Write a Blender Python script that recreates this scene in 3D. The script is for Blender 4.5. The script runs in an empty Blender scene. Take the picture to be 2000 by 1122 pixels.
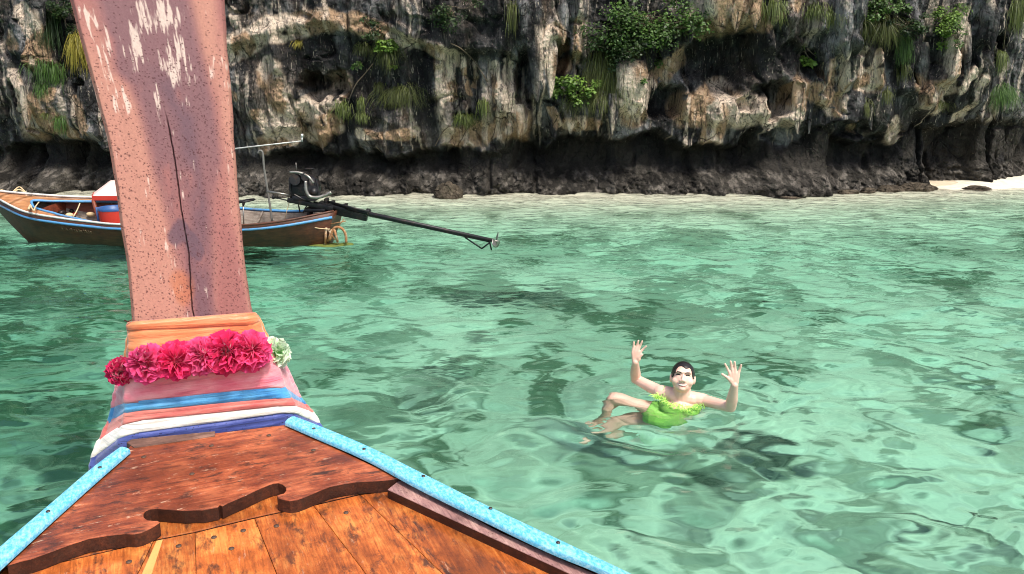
import bpy, bmesh, math, random
import numpy as np
from mathutils import Vector, Matrix

# ------------------------------------------------------------------ camera, sky, sun, exposure
scene = bpy.context.scene
C = scene.collection
CAM_H = 2.35
PITCH = math.radians(14.0)
FPX = 1556.0                                    # focal length in pixels of the 2000 px wide photograph
cam_d = bpy.data.cameras.new('camera'); cam_d.lens = FPX / 2000 * 36; cam_d.sensor_width = 36
cam_d.clip_start = 0.05; cam_d.clip_end = 600
cam = bpy.data.objects.new('camera', cam_d); C.objects.link(cam)
cam.location = (0, 0, CAM_H); cam.rotation_euler = (math.pi / 2 - PITCH, 0, 0)
scene.camera = cam

SUN_EL, SUN_AZ = math.radians(60), math.radians(140)   # azimuth clockwise from +Y (the view direction)
world = bpy.data.worlds.new('World'); scene.world = world; world.use_nodes = True
wn = world.node_tree; wn.nodes.clear()
w_out = wn.nodes.new('ShaderNodeOutputWorld'); w_bg = wn.nodes.new('ShaderNodeBackground')
w_sky = wn.nodes.new('ShaderNodeTexSky'); w_sky.sky_type = 'NISHITA'; w_sky.sun_disc = False
w_sky.sun_elevation = SUN_EL; w_sky.sun_rotation = SUN_AZ; w_sky.dust_density = 4.0; w_sky.air_density = 1.0; w_sky.ozone_density = 1.0
w_bg.inputs['Strength'].default_value = 0.15
wn.links.new(w_sky.outputs[0], w_bg.inputs[0]); wn.links.new(w_bg.outputs[0], w_out.inputs[0])
sun_d = bpy.data.lights.new('sun', 'SUN'); sun_d.energy = 2.8; sun_d.angle = math.radians(9.0); sun_d.color = (1, 0.95, 0.87)
sun = bpy.data.objects.new('sun', sun_d); C.objects.link(sun)
sdir = Vector((math.sin(SUN_AZ) * math.cos(SUN_EL), math.cos(SUN_AZ) * math.cos(SUN_EL), math.sin(SUN_EL)))
sun.rotation_euler = sdir.to_track_quat('Z', 'Y').to_euler(); sun.location = (6, -10, 20)
vs = scene.view_settings
vs.view_transform = 'Standard'; vs.look = 'None'; vs.gamma = 1.0; vs.use_curve_mapping = False; vs.exposure = 0.5
scene.cycles.use_denoising = True; scene.cycles.filter_width = 1.0; scene.cycles.adaptive_threshold = 0.02
scene.cycles.caustics_reflective = False; scene.cycles.caustics_refractive = True
scene.cycles.max_bounces = 10; scene.cycles.transmission_bounces = 8; scene.cycles.transparent_max_bounces = 8
scene.cycles.diffuse_bounces = 3; scene.cycles.glossy_bounces = 3; scene.cycles.sample_clamp_indirect = 6.0

# ------------------------------------------------------------------ helpers
rng = np.random.default_rng(7); random.seed(7)
def lin(r, g, b):
    f = lambda c: c / 12.92 if c <= 0.04045 else ((c + 0.055) / 1.055) ** 2.4
    return (f(r / 255), f(g / 255), f(b / 255))
def ray(u, v):
    a, b = (u - 1000) / FPX, (561 - v) / FPX
    return Vector((a, math.cos(PITCH) + b * math.sin(PITCH), -math.sin(PITCH) + b * math.cos(PITCH)))
CP = Vector((0, 0, CAM_H))
def on_z(u, v, z=0.0):
    d = ray(u, v); return CP + d * ((z - CAM_H) / d.z)
def on_y(u, v, y):
    d = ray(u, v); return CP + d * (y / d.y)
def on_plane(u, v, p, n):
    d = ray(u, v); return CP + d * ((p - CP).dot(n) / d.dot(n))
def smooth(a, b, x):
    t = np.clip((x - a) / (b - a), 0, 1); return t * t * (3 - 2 * t)
def _h(ix, iy, iz, s):
    h = (ix.astype(np.int64) * 374761393 + iy.astype(np.int64) * 668265263 + iz.astype(np.int64) * 2147483647 + s * 974634577) & 0xffffffff
    h = ((h ^ (h >> 13)) * 1274126177) & 0xffffffff
    h = ((h ^ (h >> 16)) * 2246822519) & 0xffffffff
    return ((h ^ (h >> 15)) & 0xffffff) / float(0xffffff)
def vnoise(x, y, z=None, s=0):                  # value noise, 0..1
    x = np.asarray(x, float); y = np.asarray(y, float); x, y = np.broadcast_arrays(x, y)
    if z is None:
        ix, iy = np.floor(x), np.floor(y); fx, fy = x - ix, y - iy
        fx = fx * fx * fx * (fx * (fx * 6 - 15) + 10); fy = fy * fy * fy * (fy * (fy * 6 - 15) + 10); o = np.zeros_like(ix)
        a = _h(ix, iy, o, s); b = _h(ix + 1, iy, o, s); c = _h(ix, iy + 1, o, s); d = _h(ix + 1, iy + 1, o, s)
        return (a * (1 - fx) + b * fx) * (1 - fy) + (c * (1 - fx) + d * fx) * fy
    iz = np.floor(z); fz = z - iz; fz = fz * fz * (3 - 2 * fz)
    return vnoise(x, y, None, s + 17) * 0 + _v3(x, y, iz, s) * (1 - fz) + _v3(x, y, iz + 1, s) * fz
def _v3(x, y, iz, s):
    ix, iy = np.floor(x), np.floor(y); fx, fy = x - ix, y - iy
    fx = fx * fx * (3 - 2 * fx); fy = fy * fy * (3 - 2 * fy)
    a = _h(ix, iy, iz, s); b = _h(ix + 1, iy, iz, s); c = _h(ix, iy + 1, iz, s); d = _h(ix + 1, iy + 1, iz, s)
    return (a * (1 - fx) + b * fx) * (1 - fy) + (c * (1 - fx) + d * fx) * fy
def fbm(x, y, oct=4, s=0, gain=0.5):
    t = 0; a = 1; n = 0
    for o in range(oct):
        t = t + a * vnoise(x * 2 ** o + 13.7 * o, y * 2 ** o + 7.3 * o, None, s + o * 31); n += a; a *= gain
    return t / n
def ridged(x, y, oct=3, s=0):
    t = 0; a = 1; n = 0
    for o in range(oct):
        t = t + a * (1 - np.abs(2 * vnoise(x * 2 ** o + 3.1 * o, y * 2 ** o + 9.2 * o, None, s + o * 57) - 1)); n += a; a *= 0.5
    return t / n

class MB:
    """collects verts and faces; build() links them as ONE mesh object"""
    def __init__(self): self.v = []; self.f = []; self.c = []
    def add(self, v, f, col=None):
        o = len(self.v); self.v += [tuple(p) for p in v]; self.f += [tuple(i + o for i in q) for q in f]
        self.c += [col or (1, 1, 1)] * len(v); return self
    def box(self, c, size, M=None, bev=0.0, col=None):
        x, y, z = size[0] / 2, size[1] / 2, size[2] / 2
        bm = bmesh.new(); bmesh.ops.create_cube(bm, size=1)
        for p in bm.verts: p.co = Vector((p.co.x * 2 * x, p.co.y * 2 * y, p.co.z * 2 * z))
        if bev: bmesh.ops.bevel(bm, geom=bm.edges[:], offset=bev, segments=2, profile=0.5, affect='EDGES')
        bm.verts.index_update(); M = M or Matrix.Identity(3); c = Vector(c)
        self.add([c + M @ p.co for p in bm.verts], [[q.index for q in f.verts] for f in bm.faces], col); bm.free(); return self
    def tube(self, pts, r, n=8, cap=True, col=None):
        pts = [Vector(p) for p in pts]; k = len(pts); rs = r if isinstance(r, (list, tuple)) else [r] * k
        vs_, fs = [], []; up = None
        for i, p in enumerate(pts):
            t = (pts[min(i + 1, k - 1)] - pts[max(i - 1, 0)]).normalized()
            if up is None:
                up = t.orthogonal().normalized()
            else:
                up = (up - t * up.dot(t)); up = up.normalized() if up.length > 1e-6 else t.orthogonal().normalized()
            b = t.cross(up)
            for j in range(n):
                a = 2 * math.pi * j / n; vs_.append(p + (up * math.cos(a) + b * math.sin(a)) * rs[i])
        for i in range(k - 1):
            for j in range(n):
                fs.append((i * n + j, i * n + (j + 1) % n, (i + 1) * n + (j + 1) % n, (i + 1) * n + j))
        if cap: fs += [tuple(range(n))[::-1], tuple((k - 1) * n + j for j in range(n))]
        return self.add(vs_, fs, col)
    def ell(self, c, r, M=None, n=14, m=9, col=None):
        vs_ = []; fs = []; M = M or Matrix.Identity(3); c = Vector(c)
        for i in range(m + 1):
            th = math.pi * i / m
            for j in range(n):
                a = 2 * math.pi * j / n
                vs_.append(c + M @ Vector((r[0] * math.sin(th) * math.cos(a), r[1] * math.sin(th) * math.sin(a), r[2] * math.cos(th))))
        for i in range(m):
            for j in range(n):
                fs.append((i * n + j, (i + 1) * n + j, (i + 1) * n + (j + 1) % n, i * n + (j + 1) % n))
        return self.add(vs_, fs, col)
    def grid(self, G, col=None, flip=False):            # G[i][j] points
        k, n = len(G), len(G[0]); o = [p for row in G for p in row]; fs = []
        for i in range(k - 1):
            for j in range(n - 1):
                q = (i * n + j, i * n + j + 1, (i + 1) * n + j + 1, (i + 1) * n + j); fs.append(q[::-1] if flip else q)
        return self.add(o, fs, col)
    def build(self, name, mat, parent=None, smooth_=True, cols=False, bevel=None):
        return mesh_obj(name, self.v, self.f, mat, parent, smooth_, self.c if cols else None)

def mesh_obj(name, v, f, mat, parent=None, smooth_=True, col=None, sharp=None):
    me = bpy.data.meshes.new(name)
    v = np.asarray(v, float)
    if parent is not None: v = v - np.array(parent['base'] if 'base' in parent else (0, 0, 0))
    if isinstance(f, np.ndarray):
        n = len(f); k = f.shape[1]
        me.vertices.add(len(v)); me.vertices.foreach_set('co', v.astype(np.float32).ravel())
        me.loops.add(n * k); me.loops.foreach_set('vertex_index', f.astype(np.int32).ravel())
        me.polygons.add(n); me.polygons.foreach_set('loop_start', np.arange(0, n * k, k, dtype=np.int32))
        me.update(calc_edges=True); me.validate()
    else:
        me.from_pydata([tuple(p) for p in v], [], f); me.update()
    if col is not None:
        at = me.attributes.new('col', 'FLOAT_COLOR', 'POINT')
        cc = np.ones((len(v), 4), np.float32); cc[:, :3] = np.asarray(col)[:, :3]; at.data.foreach_set('color', cc.ravel())
    if smooth_ and len(me.polygons):
        me.polygons.foreach_set('use_smooth', np.ones(len(me.polygons), bool))
        if smooth_ == 'auto': me.set_sharp_from_angle(angle=math.radians(38))
    if mat is not None: me.materials.append(mat)
    o = bpy.data.objects.new(name, me); C.objects.link(o)
    if parent is not None:
        o.parent = parent
        if 'base' in parent: o['base'] = list(parent['base'])
    return o
def tag(o, label=None, cat=None, group=None, kind=None):
    if label: o['label'] = label
    if cat: o['category'] = cat
    if group: o['group'] = group
    if kind: o['kind'] = kind
    return o
def thing(name, label, cat, loc=(0, 0, 0), group=None):
    o = bpy.data.objects.new(name, None); C.objects.link(o); o.location = loc; o.empty_display_size = 0.1
    o['base'] = [float(x) for x in loc]
    return tag(o, label, cat, group)
def bez(pts, n=8):                                     # Catmull-Rom through points
    P = [Vector(p) for p in pts]; out = []
    for i in range(len(P) - 1):
        p0, p1, p2, p3 = P[max(i - 1, 0)], P[i], P[i + 1], P[min(i + 2, len(P) - 1)]
        for k in range(n):
            t = k / n
            out.append(0.5 * ((2 * p1) + (p2 - p0) * t + (2 * p0 - 5 * p1 + 4 * p2 - p3) * t * t + (3 * p1 - p0 - 3 * p2 + p3) * t ** 3))
    return out + [P[-1]]
def frame(x, up=Vector((0, 0, 1))):                    # matrix with columns x, y, z
    x = x.normalized(); y = up.cross(x).normalized(); z = x.cross(y); return Matrix((x, y, z)).transposed()

# ------------------------------------------------------------------ material building
class NT:
    def __init__(self, name):
        self.m = bpy.data.materials.new(name); self.m.use_nodes = True; self.t = self.m.node_tree; self.t.nodes.clear()
        self.out = self.n('OutputMaterial')
    def n(self, typ, **kw):
        nd = self.t.nodes.new('ShaderNode' + typ)
        for k, v in kw.items(): setattr(nd, k, v)
        return nd
    def l(self, a, b): self.t.links.new(a, b)
    def noise(self, vec, scale, detail=4, rough=0.55, dist=0.0):
        nd = self.n('TexNoise'); nd.inputs['Scale'].default_value = scale; nd.inputs['Detail'].default_value = detail
        nd.inputs['Roughness'].default_value = rough; nd.inputs['Distortion'].default_value = dist
        if vec is not None: self.l(vec, nd.inputs['Vector'])
        return nd.outputs['Fac']
    def voro(self, vec, scale, out='Distance', feature='F1'):
        nd = self.n('TexVoronoi', feature=feature); nd.inputs['Scale'].default_value = scale
        if vec is not None: self.l(vec, nd.inputs['Vector'])
        return nd.outputs[out]
    def ramp(self, fac, stops, interp='LINEAR'):
        nd = self.n('ValToRGB'); cr = nd.color_ramp; cr.interpolation = interp
        while len(cr.elements) < len(stops): cr.elements.new(0.5)
        for e, (p, c) in zip(cr.elements, stops):
            e.position = p; e.color = (*c, 1) if not isinstance(c, (int, float)) else (c, c, c, 1)
        self.l(fac, nd.inputs[0]); return nd.outputs[0]
    def mix(self, fac, a, b, mode='MIX'):
        nd = self.n('Mix', data_type='RGBA', blend_type=mode)
        for sock, v in ((nd.inputs[0], fac), (nd.inputs[6], a), (nd.inputs[7], b)):
            if isinstance(v, (int, float)): sock.default_value = v if sock.type == 'VALUE' else (v, v, v, 1)
            elif isinstance(v, tuple): sock.default_value = (*v[:3], 1)
            else: self.l(v, sock)
        return nd.outputs[2]
    def math(self, op, a, b=0.0, clamp=False):
        nd = self.n('Math', operation=op, use_clamp=clamp)
        for s, v in zip(nd.inputs, (a, b)):
            if isinstance(v, (int, float)): s.default_value = v
            else: self.l(v, s)
        return nd.outputs[0]
    def coords(self, rotz=0.0, scale=(1, 1, 1), loc=(0, 0, 0), src='Object', rot=None):
        tc = self.n('TexCoord'); mp = self.n('Mapping'); mp.inputs['Rotation'].default_value = rot or (0, 0, rotz); mp.inputs['Location'].default_value = loc
        s = self.n('Mapping'); s.inputs['Scale'].default_value = scale
        self.l(tc.outputs[src], mp.inputs[0]); self.l(mp.outputs[0], s.inputs[0]); return s.outputs[0]
    def attr(self, name='col'):
        nd = self.n('Attribute'); nd.attribute_name = name; return nd.outputs['Color']
    def bump(self, h, strength=0.3, dist=0.01, prev=None):
        nd = self.n('Bump'); nd.inputs['Strength'].default_value = strength; nd.inputs['Distance'].default_value = dist
        self.l(h, nd.inputs['Height'])
        if prev is not None: self.l(prev, nd.inputs['Normal'])
        return nd.outputs[0]
    def bsdf(self, col, rough=0.6, normal=None, metal=0.0, spec=0.5, coat=0.0, sheen=0.0, sub=0.0, trans=0.0):
        b = self.n('BsdfPrincipled')
        for k, v in (('Base Color', col), ('Roughness', rough), ('Metallic', metal), ('Specular IOR Level', spec), ('Coat Weight', coat), ('Sheen Weight', sheen), ('Subsurface Weight', sub)):
            s = b.inputs[k]
            if isinstance(v, (int, float)): s.default_value = v
            elif isinstance(v, tuple): s.default_value = (*v[:3], 1)
            else: self.l(v, s)
        if normal is not None: self.l(normal, b.inputs['Normal'])
        self.l(b.outputs[0], self.out.inputs[0]); return b
def paint(name, col, rough=0.5, metal=0.0, var=0.15, scale=20.0, dirt=None, bump=0.1, spec=0.5):
    t = NT(name); co = t.coords(); n = t.noise(co, scale, 5)
    c = t.mix(t.ramp(n, [(0.3, 1 - var), (0.7, 1 + var)]), (0, 0, 0), col) if False else t.mix(1.0, t.mix(n, tuple(x * (1 - var) for x in col), tuple(min(1, x * (1 + var)) for x in col)), 1.0, 'MULTIPLY')
    if dirt: c = t.mix(t.ramp(t.noise(co, scale * 0.35, 6, 0.7), [(0.5, 0.0), (0.68, 0.85)]), c, dirt)
    t.bsdf(c, rough, t.bump(n, bump, 0.004), metal, spec); return t.m
def vcol(name, rough=0.6, bump=0.0, scale=60.0, spec=0.4, var=0.0):
    t = NT(name); c = t.attr(); nm = None
    n = t.noise(t.coords(), scale, 4)
    if var: c = t.mix(1.0, c, t.ramp(n, [(0.25, 1 - var), (0.75, 1.0 + var)]), 'MULTIPLY')
    if bump: nm = t.bump(n, bump, 0.01)
    t.bsdf(c, rough, nm, spec=spec); return t.m

# ------------------------------------------------------------------ the bay: seabed, water, cliff, beach
def grid_faces(nr, nc):
    i = np.arange(nr - 1)[:, None] * nc + np.arange(nc - 1)[None, :]
    return np.stack([i, i + 1, i + nc + 1, i + nc], -1).reshape(-1, 4)
def base_curve(x):
    return 18.75 + 0.024 * np.maximum(x - 4, 0) ** 2 + 0.02 * np.maximum(-6 - x, 0) ** 2
def seabed_z(x, y):
    yb = base_curve(x)
    z = -1.45 - 0.45 * smooth(-0.5, -5, x) + 0.12 * (fbm(x * 0.35, y * 0.35, 3, 5) - 0.5) * 2
    z = z + 0.05 * (fbm(x * 1.6, y * 1.6, 3, 9) - 0.5) * 2
    k = smooth(6.0, 0.3, yb - y) ** 1.3
    z = z * (1 - k) + (-0.10 + 0.05 * (fbm(x * 0.8, y * 0.8, 3, 3) - 0.5)) * k
    z = z + smooth(8.6, 12.5, x) * smooth(2.2, 0.2, yb - y) * 0.22
    return z
def seabed_hit(u, v, depth=1.42):
    p = on_z(u, v, 0); d = ray(u, v).normalized(); h = Vector((d.x, d.y, 0)); s = h.length; st = s / 1.33
    ct = math.sqrt(1 - st * st); return p + h.normalized() * (depth * st / ct)
REEF = [(880, 735, 62, 26, .95), (850, 790, 90, 26, .5), (1000, 583, 150, 15, .95), (935, 665, 30, 8, .7), (1420, 905, 120, 30, .8), (1500, 880, 110, 26, .95),
        (1545, 910, 70, 22, 1.0), (1350, 985, 42, 34, 1.0), (1285, 885, 65, 26, .6), (1565, 800, 48, 14, .75), (1690, 800, 55, 12, .5), (1840, 1022, 110, 22, .95),
        (1755, 958, 46, 10, .7), (1930, 1075, 90, 18, .7), (1780, 895, 60, 20, .75), (1600, 990, 50, 30, .6), (1220, 1040, 28, 16, .7), (1860, 720, 70, 12, .5),
        (100, 850, 130, 60, .6), (60, 760, 100, 20, .6), (150, 660, 140, 16, .5), (140, 960, 100, 60, .6), (1900, 600, 90, 10, .5), (1180, 770, 90, 22, .4),
        (60, 580, 110, 16, .6), (700, 690, 60, 12, .4), (1000, 930, 40, 16, .5), (1060, 865, 60, 16, .45), (1950, 860, 50, 14, .6), (1480, 1060, 60, 16, .4), (1700, 1085, 60, 14, .5)]
def reef_mask(x, y):
    ragged = 0.55 + 0.9 * smooth(0.38, 0.62, fbm(x * 2.6, y * 2.6, 4, 55))
    wx = x + 0.55 * (fbm(x * 1.3, y * 1.3, 3, 41) - 0.5); wy = y + 0.7 * (fbm(x * 1.3, y * 1.3, 3, 77) - 0.5)
    m = np.zeros_like(x)
    for u, v, ru, rv, s in REEF:
        c = seabed_hit(u, v); e = seabed_hit(u + ru, v); f = seabed_hit(u, v - rv)
        q = ((wx - c.x) / max(0.1, abs(e.x - c.x))) ** 2 + ((wy - c.y) / max(0.12, abs(f.y - c.y))) ** 2
        m = np.maximum(m, s * smooth(1.5, 0.35, q))
    return m * np.clip(ragged, 0, 1) * 0.9
# seabed
gx = np.concatenate([np.linspace(-70, -17, 24)[:-1], np.linspace(-17, 17, 560), np.linspace(17, 70, 24)[1:]])
gy = np.concatenate([np.linspace(-60, 0, 26)[:-1], np.linspace(0, 23, 420), np.linspace(23, 60, 10)[1:]])
X, Y = np.meshgrid(gx, gy); Z = seabed_z(X, Y); M_ = reef_mask(X, Y)
Z = Z + M_ * 0.10 * fbm(X * 3, Y * 3, 3, 8)
BX = X + 0.5 * (fbm(X * 1.1, Y * 1.1, 3, 31) - 0.5); BY = Y + 0.5 * (fbm(X * 1.1, Y * 1.1, 3, 32) - 0.5)
blot = smooth(0.50, 0.60, fbm(BX * 0.8, BY * 0.6, 4, 21)) * 0.35 + smooth(0.51, 0.60, fbm(BX * 2.6, BY * 2.0, 4, 22)) * 0.6
blot = blot * smooth(0.2, 1.0, -Z) + 0.6 * smooth(-0.6, -2.4, X) * smooth(10, 7, Y) * smooth(0.30, 0.55, fbm(X * 0.9, Y * 0.9, 4, 88)) + 0.4 * smooth(-3, -6, X) * smooth(0.35, 0.6, fbm(X * 0.7, Y * 0.7, 3, 88)) * smooth(0.2, 1.0, -Z)
sand = np.array(lin(220, 214, 194)); weed = np.array(lin(92, 106, 84)); reef = np.array(lin(40, 54, 48))
col = sand + (weed - sand) * np.clip(blot, 0, 1)[..., None]; col = col + (reef - col) * np.clip(M_ * (0.75 + 0.5 * fbm(X * 5, Y * 5, 3, 4)), 0, 1)[..., None]
col *= (0.85 + 0.3 * fbm(X * 6, Y * 6, 3, 12))[..., None]
t = NT('sand_bottom'); t.bsdf(t.mix(1.0, t.attr(), t.ramp(t.noise(t.coords(), 9, 5), [(0.3, 0.78), (0.7, 1.0)]), 'MULTIPLY'), 0.9, spec=0.1); MAT_SAND = t.m
seabed = tag(mesh_obj('seabed', np.stack([X, Y, Z], -1).reshape(-1, 3), grid_faces(*X.shape), MAT_SAND, col=col.reshape(-1, 3)), kind='structure')

# water surface: a fan of rings, ripples as real relief
th = np.radians(np.concatenate([np.linspace(-180, -43, 50)[:-1], np.linspace(-43, 43, 760), np.linspace(43, 180, 50)[1:]]))
rr = np.concatenate([[0.05, 0.4, 0.8], np.geomspace(1.2, 23, 640), np.geomspace(23, 70, 20)[1:]])
T, R = np.meshgrid(th, rr); WX, WY = R * np.sin(T), R * np.cos(T)
def waves(x, y, r):
    g = np.random.default_rng(11)
    wx = x + 0.22 * (fbm(x * 1.1, y * 1.1, 2, 101) - 0.5) * 2; wy = y + 0.22 * (fbm(x * 1.1, y * 1.1, 2, 202) - 0.5) * 2
    h = np.zeros_like(x)
    patch = 0.6 + 0.8 * fbm(x * 0.25, y * 0.25, 2, 303)
    lee = 0.85 + 0.15 * smooth(4.5, 9.0, r)
    for k in range(64):
        lam = 0.16 * (1.7 / 0.16) ** ((k + g.random()) / 64); a = math.radians(86) + g.normal(0, 0.55); ph = g.random() * 6.28
        A = 0.0043 * lam * (1.0 if lam < 0.5 else (0.5 / lam) ** 1.1)
        fade = smooth(0.45, 0.2, 0.0046 * r / lam) * lee
        q = (wx * math.cos(a) + wy * math.sin(a)) * 6.2832 / lam + ph
        h += A * fade * (np.sin(q) + 0.25 * np.sin(2 * q + 1.3))
    return h * patch
# the swimmer stirs rings around herself
SW = on_z(1331, 785, 0)
def swim_rings(x, y):
    d = np.hypot(x - SW.x + 0.1, y - SW.y); return 0.009 * np.sin(d * 21) * smooth(2.3, 0.5, d) * smooth(0.1, 0.4, d) * (0.4 + fbm(x * 2, y * 2, 2, 66))
WZ = waves(WX, WY, R) * smooth(60, 25, R) + swim_rings(WX, WY)
t = NT('sea_water')
tc = t.n('TexCoord'); sp = t.n('SeparateXYZ'); t.l(tc.outputs['Object'], sp.inputs[0])
far = t.n('MapRange'); far.inputs['From Min'].default_value = 5.0; far.inputs['From Max'].default_value = 12.0; far.inputs['To Min'].default_value = 0.14; t.l(sp.outputs['Y'], far.inputs[0])   # open water ruffles more than the lee of the boat
nb = t.noise(t.coords(rotz=math.radians(-6), scale=(0.5, 1, 1)), 4.6, 3, 0.5, 0.3)
nd_ = t.n('Bump'); nd_.inputs['Distance'].default_value = 0.060; t.l(nb, nd_.inputs['Height']); t.l(far.outputs[0], nd_.inputs['Strength']); nrm = nd_.outputs[0]
lw = t.n('LayerWeight'); lw.inputs['Blend'].default_value = 0.5
mr = t.n('MapRange'); mr.inputs['From Min'].default_value = 0.2; mr.inputs['From Max'].default_value = 0.38; t.l(lw.outputs['Facing'], mr.inputs[0])
tr = t.n('BsdfTransparent'); rf = t.n('BsdfRefraction'); rf.inputs['IOR'].default_value = 1.33; rf.inputs['Roughness'].default_value = 0.0; t.l(nrm, rf.inputs['Normal'])
m1 = t.n('MixShader'); t.l(mr.outputs[0], m1.inputs[0]); t.l(tr.outputs[0], m1.inputs[1]); t.l(rf.outputs[0], m1.inputs[2])
fr = t.n('Fresnel'); fr.inputs['IOR'].default_value = 1.33; t.l(nrm, fr.inputs['Normal'])
gl = t.n('BsdfGlossy'); gl.inputs['Roughness'].default_value = 0.03; t.l(nrm, gl.inputs['Normal'])
m2 = t.n('MixShader'); t.l(fr.outputs[0], m2.inputs[0]); t.l(m1.outputs[0], m2.inputs[1]); t.l(gl.outputs[0], m2.inputs[2])
t.l(m2.outputs[0], t.out.inputs[0])
va = t.n('VolumeAbsorption'); va.inputs['Color'].default_value = (0.0, 0.80, 0.66, 1); va.inputs['Density'].default_value = 0.27; t.l(va.outputs[0], t.out.inputs['Volume'])
MAT_WATER = t.m
water = tag(mesh_obj('sea_water', np.stack([WX, WY, WZ], -1).reshape(-1, 3), grid_faces(*WX.shape), MAT_WATER), kind='structure')

# cliff ------------------------------------------------------------
CY = 18.4
def cx(u): return float(on_y(u, 188, CY).x)
def cz(v): return float(on_y(1000, v, CY).z)
PXM = CY / FPX * 1.0                                        # metres per photo pixel on the cliff (near enough)
LIP = [(-300, 285), (0, 290), (60, 275), (130, 268), (200, 300), (330, 280), (470, 300), (600, 290), (750, 302), (850, 290), (960, 288), (1000, 268), (1060, 292), (1100, 258), (1200, 272), (1280, 245),
       (1340, 278), (1450, 278), (1480, 248), (1540, 288), (1600, 270), (1640, 245), (1700, 276), (1800, 282), (1850, 252), (1950, 238), (2000, 232), (2300, 250)]
lx = np.array([cx(a) for a, b in LIP]); lz = np.array([cz(b) for a, b in LIP])
# hanging columns and curtains: u, v_top, v_bottom, half width px, protrusion m
COLS = [(1045, -60, 205, 24, .62), (1072, 60, 190, 20, .40), (1090, -60, 85, 16, .45), (1125, -60, 120, 14, .5), (1236, 120, 228, 36, .75), (1108, 190, 262, 24, .45), (1150, 190, 250, 26, .50), (1190, 185, 245, 20, .45),
        (1410, -80, 62, 40, .65), (1455, -80, 60, 18, .5), (1350, 40, 90, 12, .4), (1530, -60, 60, 30, .45), (1585, -60, 75, 16, .45), (1640, -60, 110, 34, .6), (1665, -60, 180, 22, .55), (1500, 40, 110, 14, .35), (1535, 40, 75, 12, .5),
        (1795, 60, 190, 26, .55), (1560, 140, 255, 20, .35), (1612, 100, 215, 18, .45), (1650, 100, 200, 14, .3), (1720, 90, 180, 24, .3), (1885, -60, 165, 20, .55), (1862, 40, 170, 16, .4), (1940, -60, 100, 26, .6), (1915, 140, 220, 14, .4),
        (1975, -60, 70, 16, .45), (1960, 120, 230, 30, .5), (1830, 150, 225, 30, .4), (1855, 180, 240, 22, .4), (1770, 180, 275, 40, .35), (1690, 190, 270, 36, .35), (1500, 170, 250, 40, .3), (1420, 190, 275, 60, .35),
        (868, 80, 270, 14, .25), (905, 100, 230, 12, .3), (940, 100, 250, 16, .35), (975, 100, 235, 15, .4), (1010, 180, 290, 26, .45), (850, 70, 200, 12, .3), (545, 90, 270, 22, .3), (575, 150, 270, 16, .25), (620, 180, 285, 30, .35),
        (500, 150, 290, 40, .3), (700, 220, 300, 30, .25), (790, 210, 295, 40, .3), (20, 150, 285, 22, .5), (60, 120, 270, 20, .5), (95, 170, 285, 18, .4), (75, -60, 140, 24, .55), (130, 130, 265, 16, .4), (160, 150, 280, 16, .5), (35, 20, 120, 18, .35), (185, 180, 300, 14, .4)]
CAVES = [(632, 165, 34, 26, .9), (1100, 105, 18, 28, .7), (1020, 160, 16, 55, .6), (1525, 195, 24, 34, .9), (1598, 135, 16, 26, .7), (1400, 115, 80, 55, .75), (1300, 190, 34, 34, .7), (1480, 190, 40, 20, .3), (1560, 130, 26, 40, .4),
         (1820, 130, 14, 36, .6), (1905, 110, 14, 50, .6), (1975, 80, 24, 14, .6), (140, 170, 12, 20, .5), (1040, 290, 30, 30, .5), (1490, 285, 34, 40, .5), (1560, 285, 60, 30, .5), (15, 175, 14, 22, .4), (1690, 265, 70, 16, .5), (1840, 270, 30, 24, .4)]
g_ = np.random.default_rng(5)
for k in range(150):                                       # small drapery everywhere above the notch
    u = g_.uniform(-300, 2300); v1 = g_.uniform(-420, 275); COLS.append((u, v1 - g_.uniform(40, 190), v1, g_.uniform(5, 17), g_.uniform(.08, .28)))
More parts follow.
